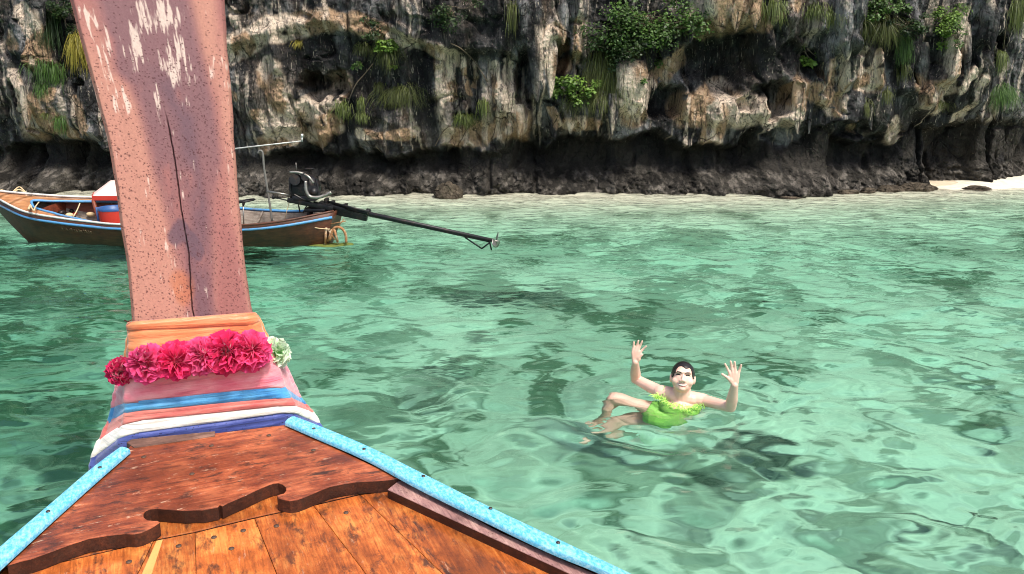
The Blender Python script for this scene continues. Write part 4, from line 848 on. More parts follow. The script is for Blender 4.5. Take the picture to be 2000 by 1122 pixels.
hubp = sp_(966, 471); ax = (sp_(966, 471) - sp_(900, 457)).normalized(); pu = ax.orthogonal().normalized(); pv = ax.cross(pu)
pr = MB(); pr.tube([hubp - ax * .03, hubp + ax * .05], .022, 8); pr.build('propeller_hub', M_STEEL, fb)
for k in range(3):
    a0 = 6.283 * k / 3 + 0.5; rows = []
    for i in range(6):
        q = i / 5; row = []
        for j in range(5):
            w = (j / 4 - .5) * 2; wd = .055 * math.sin(math.pi * min(1, .25 + q * .72)); r = .02 + .12 * q
            dr_ = pu * math.cos(a0) + pv * math.sin(a0); tn = ax.cross(dr_)
            row.append(hubp + ax * (.02 + w * wd * .6) + dr_ * r + tn * (w * wd))
        rows.append(row)
    b_ = MB().grid(rows).build('propeller_blade', M_STEEL, fb); s_ = b_.modifiers.new('t', 'SOLIDIFY'); s_.thickness = .006
MB().tube(bez([ep(504, 300, .3), ep(507, 295, .3), ep(513, 299, .3), ep(516, 330, .3), ep(524, 380, .3), ep(532, 434, .3)], 4), .017, 8).build('mast_pole', M_GREYPOLE, fb)
bp = MB().tube([ep(440, 293, .5), ep(588, 276, .5)], [.012, .010], 6).build('bamboo_pole', M_WHITE, fb); MB().tube([ep(590, 277, .5), ep(590, 268, .5)], .014, 6).tube([ep(590, 268, .5), ep(590, 262, .5)], .02, 8).build('pole_tip', M_WHITE, bp)
sw = MB().tube([ep(478, 393, .1) + Vector((.15 * math.cos(a), .15 * math.sin(a), .02 * math.cos(a))) for a in np.linspace(0, 6.283, 22)], .014, 6); sw.tube([ep(470, 394, .1), ep(486, 392, .1)], .014, 6); sw.tube([ep(476, 394, .1), ep(475, 404, .1)], [.03, .012], 8)
sw.build('steering_wheel', M_BLACK, fb); MB().tube([ep(475, 402, .1), ep(476, 444, .1)], .012, 6).build('wheel_stand', M_STEEL, fb)
# rudder bracket at the stern post
br = MB(); nbk = -.28
br.tube(bez([ep(644, 470, nbk), ep(650, 450, nbk), ep(658, 444, nbk), ep(668, 447, nbk), ep(675, 458, nbk), ep(676, 474, nbk)], 4), .022, 8); br.tube([ep(637, 445, nbk), ep(635, 478, nbk)], .02, 8); br.tube([ep(640, 472, nbk), ep(648, 448, nbk)], .014, 6)
br.tube([ep(652, 446, nbk), ep(660, 474, nbk)], .02, 8); br.tube([ep(646, 438, nbk), ep(676, 432, nbk)], .008, 6); br.tube([ep(660, 444, nbk), ep(672, 428, nbk)], .007, 6); br.tube([ep(640, 448, nbk), ep(655, 470, nbk)], .012, 6)
br.build('rudder_bracket', M_RUST, fb)
MB().tube(bez([ep(596, 440, -.3), ep(620, 446, -.32), ep(645, 448, -.3)], 4), .007, 6).build('stern_line', M_ROPE, fb)
MB().ell(ep(642, 480, -.2), (.34, .16, .03)).ell(ep(676, 478, -.2), (.12, .08, .03)).build('weed_fringe', M_WEED, fb)
# hatch roof amidships on red posts
hr = thing('boat_canopy', 'small pale pink canopy with red edge on the moored boat', 'canopy', on_y(245, 392, 12.9))
def rp(u, v, dy): return on_y(u, v, 12.75 + dy)
top = [rp(216, 355, .15), rp(300, 355, .15), rp(300, 352, .45), rp(216, 352, .45)]; bot = [rp(181, 383, -.1), rp(310, 383, -.1), rp(310, 376, .75), rp(184, 376, .75)]
mb = MB().add(top + bot, [(0, 1, 2, 3), (4, 5, 1, 0), (5, 6, 2, 1), (6, 7, 3, 2), (7, 4, 0, 3)]); o = mb.build('canopy_top', M_COVER, hr, False); fix_normals(o); bv = o.modifiers.new('b', 'BEVEL'); bv.width = .02; bv.segments = 2
dz = Vector((0, 0, -.07)); mb = MB()
for a, b in ((0, 1), (1, 2), (2, 3), (3, 0)): mb.box((bot[a] + bot[b]) / 2 + dz * .5, ((bot[b] - bot[a]).length, .03, .07), frame(bot[b] - bot[a]))
mb.build('fascia', M_REDPL, hr, False)
for a, b in ((0, .06), (1, .06), (2, -.06), (3, -.06)):
    p = bot[a] + dz; MB().tube([p, Vector((p.x + (.08 if a in (0, 3) else -.08), p.y, .1))], .03, 8).build('post', W_RED, hr)
# loose things on board
BK = on_y(226, 430, 12.35); bk = thing('bucket', 'red plastic bucket with a blue rim beside the canopy', 'bucket', Vector((BK.x, BK.y, .1)))
def ringpts(c_, r, n=24): return [Vector((c_[0] + r * math.cos(a), c_[1] + r * math.sin(a), c_[2])) for a in np.linspace(0, 6.2832, n)]
bx_, by_ = BK.x, BK.y; rows = [ringpts((bx_, by_, z), r) for z, r in ((.1, .01), (.1, .2), (.25, .215), (.515, .232))]; MB().grid(rows, flip=True).build('body', M_REDPL, bk)
rows = [ringpts((bx_, by_, z), r) for z, r in ((.515, .236), (.55, .240), (.56, .23), (.545, .212), (.3, .2), (.28, .01))]; MB().grid(rows, flip=True).build('rim', M_BLUEPL, bk)
MB().tube([Vector((bx_ - .235, by_ - .05, .16)), Vector((bx_ - .245, by_ - .05, .56))], .022, 8).build('handle_post', M_BLUEPL, bk)
# rope heap on the foredeck
DK_S = [deckp(k, t) for k in np.linspace(9, 4.2, 60) for t in np.linspace(0.0, 1.0, 40)]
def on_deck(u, v):                                        # point of the foredeck under a photo pixel
    z = .55
    for _ in range(4):
        p = on_z(u, v, z); z = min(DK_S, key=lambda q: (q.x - p.x) ** 2 + (q.y - p.y) ** 2).z
    return on_z(u, v, z)
def rope(name, label, px, z, r=.011, lift=None):
    P = [(on_z(u, v, z) if lift else on_deck(u, v)) + Vector((0, 0, (lift or [0] * 99)[k] if lift else .012 + .01 * math.sin(k * 2.1))) for k, (u, v) in enumerate(px)]
    o = MB().tube(bez(P, 6), r, 6).build(name, M_ROPE, None); o['base'] = [0, 0, 0]; return tag(o, label, 'rope')
rope('rope', 'pale rope coiled loosely on the tan foredeck of the moored boat', [(2, 372), (14, 377), (22, 378), (30, 372), (38, 368), (46, 372), (52, 380), (60, 385), (70, 384), (66, 380), (58, 388), (44, 392), (40, 390), (54, 388), (62, 394), (58, 404), (56, 412), (62, 402), (68, 395), (60, 392), (52, 386), (46, 376), (36, 373), (29, 376), (28, 381), (36, 386), (46, 388), (52, 383)], .575)
rope('rope', 'rope end hanging over the blue rim of the boat opening', [(58, 396), (60, 404), (66, 412), (70, 405), (80, 394), (92, 386)], .57, .010)
rope('mooring_line', 'thin pale line arching over the moored boat\'s open hold', [(144, 386), (152, 388), (158, 396), (156, 404), (150, 412), (142, 414)], .48, .010, [0, .03, .05, .04, 0, -.08])
t_ = on_z(105, 422, .3); mb = MB(); mb.ell(Vector((t_.x, t_.y, .27)), (.2, .16, .10)); mb.ell(Vector((t_.x + .1, t_.y + .04, .31)), (.1, .1, .08)); tag(mb.build('bag', paint('bag_blue', lin(70, 84, 200), 0.5, 0, 0.2, 10), None), 'bright blue bag lying in the hold of the moored boat', 'bag')
g = np.random.default_rng(9)
gearc = on_z(130, 418, .34); gear = thing('snorkel_gear', 'heap of black and orange snorkel gear beside the blue bag', 'gear', gearc)
for k in range(11):
    p = Vector((gearc.x + g.normal(0, .16), gearc.y + g.normal(0, .12), .30 + g.uniform(0, .09)))
    MB().ell(p, (g.uniform(.04, .08), g.uniform(.03, .06), g.uniform(.03, .05)), Matrix.Rotation(g.uniform(0, 3), 3, 'Z')).build('fin' if k % 2 else 'mask', [M_BLACK, M_BLACK, M_REDPL, M_BLACK, M_ROPE][k % 5], gear)
MB().tube(bez([gearc + Vector((-.3, .1, .12)), gearc + Vector((-.1, 0, .04)), gearc + Vector((.1, -.05, -.02))], 4), .012, 6).build('strap', M_ROPE, gear)

# ------------------------------------------------------------------ the swimmer
from mathutils.bvhtree import BVHTree
PY = Vector((SW.x, SW.y, 0)).normalized(); PX = Vector((PY.y, -PY.x, 0))
def pw(x, y, z): return SW + PX * x + PY * y + Vector((0, 0, z))
class Body(MB):
    def cap(self, a, b, ra, rb, n=14):
        a, b = Vector(a), Vector(b); d = (b - a).normalized(); pts = []; rs = []
        for k in range(5):
            q = math.radians(90 - 22.5 * k); pts.append(a - d * ra * math.sin(q)); rs.append(max(1e-4, ra * math.cos(q)))
        for k in range(1, 4): pts.append(a.lerp(b, k / 4)); rs.append(ra + (rb - ra) * k / 4)
        for k in range(5):
            q = math.radians(22.5 * k); pts.append(b + d * rb * math.sin(q)); rs.append(max(1e-4, rb * math.cos(q)))
        return self.tube(pts, rs, n)
HS = 1.10
HC = Vector((0.0, 0.050, 0.180)); tilt = math.radians(20)
HF = Vector((0.02, -math.cos(tilt), math.sin(tilt))).normalized(); HU = (Vector((0.03, math.sin(tilt), math.cos(tilt)))); HU = (HU - HF * HU.dot(HF)).normalized(); HR = HU.cross(HF) * -1
if HR.x < 0: HR = -HR
HM = Matrix((HR, -HF, HU)).transposed()                            # head axes: right, back, up
def hp(r, f, u): return HC + (HR * r + HF * f + HU * u) * HS
B = Body()
B.ell(hp(0, -.022, .022), (0.0858, 0.1034, 0.0968), HM, 20, 14); B.ell(hp(0, .012, -.022), (0.0803, 0.0814, 0.0924), HM, 20, 14); B.ell(hp(0, .03, -.056), (0.0616, 0.0594, 0.0484), HM)
B.ell(hp(-.040, .046, -.028), (0.0400, 0.0330, 0.0330), HM); B.ell(hp(.040, .046, -.028), (0.0400, 0.0330, 0.0330), HM); B.ell(hp(0, .062, -.078), (0.0286, 0.0242, 0.0198), HM)
B.cap(hp(0, .080, .014), hp(0, .096, -.018), .008, .0135); B.ell(hp(-.013, .090, -.024), (0.0110, 0.0132, 0.0099), HM); B.ell(hp(.013, .090, -.024), (0.0110, 0.0132, 0.0099), HM)
B.ell(hp(0, .068, .036), (0.0638, 0.0198, 0.0154), HM); B.ell(hp(-.081, -.008, -.010), (0.0110, 0.0220, 0.0352), HM); B.ell(hp(.081, -.008, -.010), (0.0110, 0.0220, 0.0352), HM)
B.cap(hp(0, -.02, -.06), (0.0, .065, .02), .064, .078)
shR, shL = (-.165, .085, .032), (.165, .055, .0)
B.cap(shR, shL, .058, .058); B.cap((-.06, .065, .01), (.08, .06, .0), .066, .066)
B.ell((-.01, .03, -.13), (.165, .11, .14)); B.cap((-.02, .04, -.13), (-.10, .0, -.29), .145, .14); B.cap((-.10, .0, -.28), (-.17, -.02, -.28), .14, .145)
B.ell((-.075, -.05, -.095), (.076, .068, .067)); B.ell((.07, -.055, -.105), (.076, .068, .067))
elR, wrR = (-.375, .285, .050), (-.372, .125, .250); elL, wrL = (.362, -.105, .030), (.372, -.215, .250)
B.cap(shR, elR, .052, .040); B.cap(elR, lerp(Vector(elR), Vector(wrR), .35), .041, .043); B.cap(lerp(Vector(elR), Vector(wrR), .35), wrR, .043, .027)
B.cap(shL, elL, .052, .040); B.cap(elL, lerp(Vector(elL), Vector(wrL), .35), .041, .043); B.cap(lerp(Vector(elL), Vector(wrL), .35), wrL, .043, .027)
def hand(w, up, side, tips, thumb):
    """w wrist, up along the palm, side towards the thumb; tips (sideways, along) for index..little in metres from the wrist"""
    w = Vector(w); up = up.normalized(); side = (side - up * side.dot(up)).normalized(); nf = up.cross(side)
    if nf.y > 0: nf = -nf                                          # palm looks at the camera
    K = [(.030, .086), (.010, .092), (-.011, .088), (-.029, .076)]
    for (ks_, ku) in K: B.cap(w + up * .018 + side * ks_ * .5, w + side * ks_ + up * ku, .0165, .0125, 10)
    B.ell(w + up * .05, (.034, .015, .040), Matrix((side, nf, up)).transposed())
    B.ell(w + up * .035 + side * .024 + nf * .008, (.017, .014, .026), Matrix((side, nf, up)).transposed())
    for (ks_, ku), (ts, tu) in zip(K, tips):
        a = w + side * ks_ + up * ku; b = w + side * ts + up * tu; m = a.lerp(b, .5) - nf * .004
        B.cap(a, m, .0108, .0098, 10); B.cap(m, b + nf * .006, .0098, .0085, 10)
    a = w + up * .03 + side * .026 + nf * .006; m = w + side * thumb[0] * .62 + up * (thumb[1] * .72) + nf * .010; b = w + side * thumb[0] + up * thumb[1] + nf * .012
    B.cap(a, m, .014, .0115, 10); B.cap(m, b, .0115, .0095, 10)
upR = Vector((.06, .12, 1)); hand(wrR, upR, Vector((1, .0, 0)), [(.070, .140), (.036, .176), (.006, .176), (-.028, .160)], (.048, .070))
upL = Vector((-.10, .10, 1)); hand(wrL, upL, Vector((-1, 0, 0)), [(.062, .158), (.022, .178), (-.006, .174), (-.052, .150)], (.086, .086))
hipR, hipL = (-.215, .04, -.23), (-.16, -.02, -.36)
B.cap(hipR, (-.51, .09, -.135), .124, .080); B.cap((-.51, .09, -.135), (-.56, .06, -.31), .070, .066); B.cap((-.56, .06, -.31), (-.60, .06, -.58), .064, .036); B.cap((-.60, .06, -.59), (-.69, .02, -.65), .034, .022)
B.cap(hipL, (-.40, .02, -.47), .115, .078); B.cap((-.40, .02, -.47), (-.46, .0, -.52), .068, .066); B.cap((-.46, .0, -.52), (-.60, -.06, -.66), .064, .038); B.cap((-.60, -.06, -.66), (-.72, -.11, -.70), .036, .022)
# she floats low: the whole trunk and legs a little deeper than the raised arms and head
tmp = mesh_obj('person_raw', B.v, B.f, None)
rm = tmp.modifiers.new('r', 'REMESH'); rm.mode = 'VOXEL'; rm.voxel_size = 0.0048
sm = tmp.modifiers.new('s', 'SMOOTH'); sm.factor = 0.5; sm.iterations = 4
dg = bpy.context.evaluated_depsgraph_get(); dg.update(); me0 = bpy.data.meshes.new_from_object(tmp.evaluated_get(dg))
bpy.data.objects.remove(tmp)
n = len(me0.vertices); lv = np.empty(n * 3, np.float32); me0.vertices.foreach_get('co', lv); lv = lv.reshape(-1, 3).astype(float)
ln = np.empty(n * 3, np.float32); me0.vertices.foreach_get('normal', ln); ln = ln.reshape(-1, 3).astype(float)
polys = [tuple(p.vertices) for p in me0.polygons]
bvh = BVHTree.FromPolygons([Vector(p) for p in lv], polys)
R3 = np.array([tuple(PX), tuple(PY), (0, 0, 1)])
def to_world(a): return np.asarray(a) @ R3 + np.array(SW)
person = thing('person', 'person with short dark hair floating in a lime green swimsuit, both hands raised', 'person', SW)
t = NT('skin'); n1 = t.noise(t.coords(), 14, 4); n2 = t.noise(t.coords(loc=(3, 1, 2)), 7, 3); t.bsdf(t.mix(t.ramp(n2, [(0.45, 0.0), (0.75, 0.35)]), t.mix(n1, lin(230, 182, 160), lin(243, 206, 188)), lin(218, 146, 122)), 0.36, spec=0.45, sub=0.0); M_SKIN = t.m
body = mesh_obj('body', to_world(lv), polys, M_SKIN, person)
def shell(name, mask, off, mat, extra=None):
    keep = [f for f in polys if all(mask[i] for i in f)]
    used = sorted({i for f in keep for i in f}); mp = {a: k for k, a in enumerate(used)}
    P = lv[used] + ln[used] * off
    if extra is not None: P = P + ln[used] * extra[used][:, None]
    o = mesh_obj(name, to_world(P), [tuple(mp[i] for i in f) for f in keep], mat, person)
    s = o.modifiers.new('t', 'SOLIDIFY'); s.thickness = off * 0.9; s.offset = -1; return o
rel = (lv - np.array(HC)) / HS; hr_ = rel @ np.array(HR); hf_ = rel @ np.array(HF); hu_ = rel @ np.array(HU)
on_head = (np.abs(hr_) < .092) & (np.abs(hu_) < .14) & (np.abs(hf_) < .13)
hline = .068 - .055 * smooth(.035, .072, np.abs(hr_)) - 0.16 * smooth(.055, -.03, hf_) * smooth(.05, .07, np.abs(hr_)) - .2 * smooth(.01, -.05, hf_) - .008 * np.sin(hr_ * 90)
ear = (np.abs(hr_) > .078) & (hu_ < .025) & (hf_ > -.03)
hair_m = on_head & (hu_ > hline) & ~ear & (hu_ > np.where(hf_ > -.02, -.005, -.05))
t = NT('wet_hair'); nh = t.noise(t.coords(scale=(60, 60, 12)), 2.5, 4); t.bsdf(t.mix(nh, lin(16, 13, 12), lin(44, 34, 30)), 0.3, t.bump(nh, 0.5, 0.004), spec=0.5)
shell('hair', hair_m, .0065, t.m)
def snap(r, u, push=0.0):                                        # a point on the face, in head coordinates
    o = hp(r, .3, u); loc, nrm, _, _ = bvh.ray_cast(o, -HF)
    return (loc + HF * push) if loc else hp(r, .09, u)
def wv(p): return SW + PX * p.x + PY * p.y + Vector((0, 0, p.z))
M_DKB = paint('brow_dark', lin(30, 20, 17), 0.6, 0, 0.1, 30); M_EYE = paint('eye_dark', lin(36, 24, 20), 0.15, 0, 0.1, 30); M_LIP = paint('lip', lin(150, 66, 62), 0.4, 0, 0.1, 30); M_TEETH = paint('teeth', lin(240, 234, 224), 0.3, 0, 0.02, 30); M_SHADE = paint('lash_line', lin(70, 42, 34), 0.6, 0, 0.1, 30)
for s in (-1, 1):
    MB().tube([wv(snap(s * a, u, .001)) for a, u in ((.012, .030), (.024, .036), (.040, .037), (.054, .029))], [.0030, .0044, .0040, .0018], 6).build('eyebrow', M_DKB, person)
    MB().tube([wv(snap(s * a, u, .0)) for a, u in ((.017, .014), (.026, .0185), (.037, .019), (.049, .013))], [.0026, .0054, .0054, .0024], 6).build('eye', M_EYE, person)
    MB().ell(wv(snap(s * .010, -.033, .001)), (.003, .003, .002)).build('nostril', M_DKB, person)
MB().tube([wv(snap(a, u, .0005)) for a, u in ((-.038, -.040), (-.022, -.0455), (0, -.0475), (.022, -.0455), (.038, -.040))], [.0016, .0030, .0030, .0030, .0016], 6).build('upper_lip', M_LIP, person)
MB().tube([wv(snap(a, u, .001)) for a, u in ((-.033, -.0435), (-.02, -.0510), (0, -.0535), (.02, -.0510), (.033, -.0435))], [.002, .0056, .0064, .0056, .002], 8).build('teeth', M_TEETH, person)
MB().tube([wv(snap(a, u, .0005)) for a, u in ((-.034, -.044), (-.02, -.0585), (0, -.0625), (.02, -.0585), (.034, -.044))], [.001, .0024, .003, .0024, .001], 6).build('lower_lip', M_LIP, person)
# swimsuit: follows the torso
x_, y_, z_ = lv.T
torso = (x_ > -.29) & (x_ < .20) & (z_ < .03 + .10 * smooth(-.03, -.14, x_) * 0 + .0) & ~((x_ < -.245 + .10 * smooth(-.20, -.10, z_)) & True)
top_line = -.035 + .035 * smooth(-.06, -.15, x_) + .01 * smooth(.08, .15, x_) - .02 * smooth(.09, 0, np.abs(x_))
arm = ((x_ > .15) & (z_ > -.02)) | ((x_ < -.13) & (y_ > .05) & (z_ > .0))
def on_leg(a, b, r):
    a, b = np.array(a), np.array(b); q = lv - a; d = b - a; tt_ = q @ d / (d @ d); return (tt_ > .16) & (np.linalg.norm(q - np.clip(tt_, 0, 1)[:, None] * d, axis=1) < r)
legs = on_leg(hipR, (-.51, .09, -.135), .135) | on_leg(hipL, (-.40, .02, -.47), .13) | (x_ < -.36)
suit = (x_ < .20) & (z_ < .03) & (z_ < top_line) & ~arm & ~on_head & ~legs
t = NT('lime_swimsuit'); t.bsdf(t.mix(t.noise(t.coords(), 18, 3), lin(122, 196, 84), lin(158, 218, 104)), 0.5, spec=0.4, sheen=0.2); M_SUIT = t.m
shell('swimsuit', suit, .005, M_SUIT)
fg = np.random.default_rng(12); fr2 = MB()
FL = bez([Vector(p) for p in ((-.20, .03, .010), (-.17, .0, .018), (-.12, -.05, .008), (-.05, -.10, -.004), (.03, -.115, -.01), (.10, -.09, -.01), (.15, -.04, -.012))], 10)
for k in range(230):
    q = fg.random() * (len(FL) - 1); p = FL[int(q)] + Vector((fg.normal(0, .012), fg.normal(0, .014), fg.normal(0, .006)))
    d = Vector((fg.normal(0, .8), fg.normal(-.5, .6), fg.normal(.1, .5))).normalized(); L_ = fg.uniform(.02, .05); w = fg.uniform(.0018, .0036)
    sd = d.orthogonal().normalized() * w; mid = p + d * L_ * .5 + Vector((0, 0, fg.uniform(.002, .014))); e_ = p + d * L_ - Vector((0, 0, fg.uniform(0, .012)))
    fr2.add([wv(p - sd), wv(p + sd), wv(mid - sd), wv(mid + sd), wv(e_ - sd * .4), wv(e_ + sd * .4)], [(0, 1, 3, 2), (2, 3, 5, 4)])
t = NT('frill'); t.bsdf(t.mix(t.noise(t.coords(), 40, 2), lin(150, 220, 60), lin(214, 250, 130)), 0.55, sheen=0.2); fr2.build('frill', t.m, person)
MB().tube([wv(bvh.find_nearest(Vector(p))[0]) for p in ((-.15, .0, .03), (-.145, .03, .08), (-.135, .07, .09), (-.13, .11, .08))], .0035, 6).build('shoulder_strap', M_SUIT, person)

# ------------------------------------------------------------------ plants on the cliff, stalactites, rocks
t = NT('leaf'); pb = t.bsdf(t.attr(), 0.5, spec=0.35); tl = t.n('BsdfTranslucent'); t.l(t.attr(), tl.inputs[0]); mx = t.n('MixShader'); mx.inputs[0].default_value = 0.25
t.l(pb.outputs[0], mx.inputs[1]); t.l(tl.outputs[0], mx.inputs[2]); t.l(mx.outputs[0], t.out.inputs[0]); M_LEAF = t.m
M_TWIG = paint('twig_bark', lin(110, 96, 80), 0.9, 0, 0.3, 30)
GXS, GZS, GY = xs, zs, cliff_grid_y
def rock_y(x, z):
    i = int(np.clip(np.searchsorted(GXS, x), 1, len(GXS) - 1)); j = int(np.clip(np.searchsorted(GZS, z), 1, len(GZS) - 1))
    a = (x - GXS[i - 1]) / (GXS[i] - GXS[i - 1]); b = (z - GZS[j - 1]) / (GZS[j] - GZS[j - 1]); a, b = min(1, max(0, a)), min(1, max(0, b))
    return float((GY[j - 1, i - 1] * (1 - a) + GY[j - 1, i] * a) * (1 - b) + (GY[j, i - 1] * (1 - a) + GY[j, i] * a) * b)
def cpt(u, v, out=0.0):
    """photo pixel -> point on the rock face"""
    y = CY
    for _ in range(6):
        p = on_y(u, v, y); y = rock_y(p.x, p.z)
    p = on_y(u, v, y - out); return p
def leaf_cloud(pos, nrm, size, colr, seed):
    """pos (n,3), nrm (n,3) facing; one folded leaf of four triangles each"""
    g = np.random.default_rng(seed); n = len(pos); nrm = nrm / np.linalg.norm(nrm, axis=1, keepdims=True)
    a = np.cross(nrm, g.normal(size=(n, 3))); a /= np.linalg.norm(a, axis=1, keepdims=True); b = np.cross(nrm, a)
    L_ = (size * g.uniform(.7, 1.3, n))[:, None]; W = L_ * g.uniform(.28, .42, n)[:, None]
    p0, p1, p2, p3, p4 = pos, pos + a * L_ * .5 + b * W + nrm * L_ * .05, pos + a * L_ - nrm * L_ * .12, pos + a * L_ * .5 - b * W + nrm * L_ * .05, pos + a * L_ * .5 - nrm * L_ * .04
    v = np.stack([p0, p1, p2, p3, p4], 1).reshape(-1, 3); i = np.arange(n)[:, None] * 5
    f = np.concatenate([i + [0, 1, 4], i + [1, 2, 4], i + [2, 3, 4], i + [3, 0, 4]], 1).reshape(-1, 3)
    return v, f, np.repeat(colr, 5, 0)
GREENS = {'bright': (lin(62, 84, 32), lin(126, 160, 66)), 'mid': (lin(44, 64, 30), lin(90, 124, 54)), 'dark': (lin(28, 42, 24), lin(60, 84, 40)), 'yellow': (lin(104, 98, 34), lin(172, 160, 66)), 'olive': (lin(54, 60, 30), lin(100, 108, 52)), 'grassy': (lin(58, 68, 32), lin(108, 122, 56))}
def shrub(label, u, v, ru, rv, n, tone, leaf=.07, seed=0, clumps=14, group='shrubs rooted in the cliff', stem=None):
    g = np.random.default_rng(seed + 900); c = cpt(u, v, 0.12); m = 12.0 / 1000 * 0.99; rx, rz = ru * PXM, rv * PXM
    root = thing('shrub', label, 'shrub', cpt(u, v), group)
    lo, hi = (np.array(x) for x in GREENS[tone]); pos = []; cols = []; nr2 = []; tw = MB()
    for k in range(clumps):
        q = g.normal(size=3); q /= np.linalg.norm(q); q *= g.random() ** .4
        cc = np.array(c) + np.array([q[0] * rx, -abs(q[1]) * min(rx, rz) * .8 - .05, q[2] * rz]); r = g.uniform(.22, .42) * math.sqrt(rx * rz)
        mm = max(6, int(n / clumps * g.uniform(.6, 1.4))); d = g.normal(size=(mm, 3)); d /= np.linalg.norm(d, axis=1, keepdims=True); rad = r * g.random(mm)[:, None] ** .45
        pos.append(cc + d * rad * [1.15, .8, .75]); nr2.append(d * .6 + [0, -.35, .9] + g.normal(0, .35, (mm, 3)))
        cols.append(lo + (hi - lo) * np.clip(g.random(mm) * .8 + g.uniform(-.2, .35), 0, 1)[:, None])
        tw.tube(bez([Vector(cpt(u + g.normal(0, ru * .15), v - g.uniform(-.2, .4) * rv)), Vector((np.array(c) * .5 + cc * .5)) + Vector((0, -.08, -.04)), Vector(cc)], 3), [.012, .010, .009, .008, .006, .005, .003][:7], 5)
    V_, F_, K_ = leaf_cloud(np.concatenate(pos), np.concatenate(nr2), np.full(sum(map(len, pos)), leaf), np.concatenate(cols), seed)
    tag(mesh_obj('foliage', V_, F_, M_LEAF, root, False, K_), kind='stuff'); tw.build('stem', M_TWIG, root); return root
def tuft(label, u, v, ru, rv, n, tone, seed=0, group='hanging grass tufts on the cliff', wid=.006):
    g = np.random.default_rng(seed + 500); c = np.array(cpt(u, v - rv * .6)); root = thing('grass_tuft', label, 'grass', cpt(u, v - rv * .6), group)
    rx, rz = ru * PXM, rv * PXM; lo, hi = (np.array(x) for x in GREENS[tone]); SEG = 6
    bx = c[0] + g.normal(0, rx * .45, n); bz = c[2] + g.normal(0, rz * .28, n); by = np.array([rock_y(a, b) for a, b in zip(bx, bz)]) + .02
    L_ = rz * g.uniform(.6, 1.6, n); sp = g.normal(0, .45, n) * rx + (bx - c[0]) * .25; out = g.uniform(.10, .30, n) * (0.5 + L_)
    up = g.uniform(0.05, .35, n) * L_
    P = []
    for i in range(SEG):
        q = i / (SEG - 1); P.append(np.stack([bx + sp * q, by - out * (1 - (1 - q) ** 1.6), bz + up * math.sin(math.pi * min(1, q * 1.2)) * .6 - L_ * q ** 1.7], -1))
    P = np.stack(P, 1); wv_ = np.stack([g.uniform(.6, 1, n), g.normal(0, .4, n), g.normal(0, .2, n)], -1)[:, None] * (wid * np.array([1, 1, .9, .75, .5, .12]))[None, :, None]
    V_ = np.stack([P - wv_, P + wv_], 2).reshape(-1, 3); base = np.arange(n)[:, None] * SEG * 2; F_ = []
    for i in range(SEG - 1): F_.append(base + [2 * i, 2 * i + 1, 2 * i + 3, 2 * i + 2])
    F_ = np.concatenate(F_, 0); K_ = np.repeat(lo + (hi - lo) * g.random(n)[:, None], SEG * 2, 0)
    tag(mesh_obj('blades', V_, F_, M_LEAF, root, False, K_), kind='stuff'); return root
shrub('big leafy shrub filling the cliff top right of the grey columns', 1255, 45, 125, 52, 3600, 'mid', .075, 1, 34)
shrub('dark leafy shrub under the big shrub on the cliff', 1210, 95, 70, 40, 1500, 'dark', .07, 2, 16)
shrub('bright green leafy bush low beside the grey hanging columns', 1125, 168, 56, 30, 1400, 'bright', .075, 3, 13)
shrub('small shrub with large leaves at the foot of the dark recess wall', 1578, 105, 24, 26, 160, 'bright', .11, 4, 5)
shrub('leafy shrub at the cliff top above the dark mossy recess', 1715, 15, 60, 34, 1200, 'mid', .07, 5, 14)
shrub('sparse small-leaved shrub right of the mossy recess', 1770, 50, 44, 28, 600, 'dark', .06, 6, 9)
shrub('dense feathery green shrub at the upper right of the cliff', 1835, 45, 42, 48, 1500, 'bright', .055, 7, 14)
shrub('leafy shrub on the dark slab near the top of the cliff', 880, 25, 60, 34, 900, 'dark', .06, 8, 12)
shrub('bright leafy shrub above the mossy streak left of the dark slab', 752, 88, 24, 18, 420, 'bright', .07, 9, 6)
shrub('grey green shrub hanging at the left of the dark slab', 730, 55, 22, 30, 320, 'dark', .055, 10, 7)
shrub('dark ivy-like shrub at the top beside the pink stem', 125, 30, 34, 44, 1100, 'dark', .055, 11, 12)
shrub('tiny shrub at the end of the mossy streak', 768, 132, 12, 7, 60, 'bright', .06, 12, 3)
shrub('tiny rosette shrub in the dark rock above the cave', 705, 126, 12, 11, 50, 'mid', .09, 13, 3)
shrub('little shrub growing on the pale hanging block', 1256, 165, 10, 12, 70, 'mid', .05, 14, 3)
shrub('small shrub at the right of the brown overhang', 1290, 125, 16, 14, 120, 'mid', .06, 15, 4)
shrub('small shrub halfway down the ochre column on the right', 1865, 80, 16, 40, 220, 'mid', .05, 16, 6)
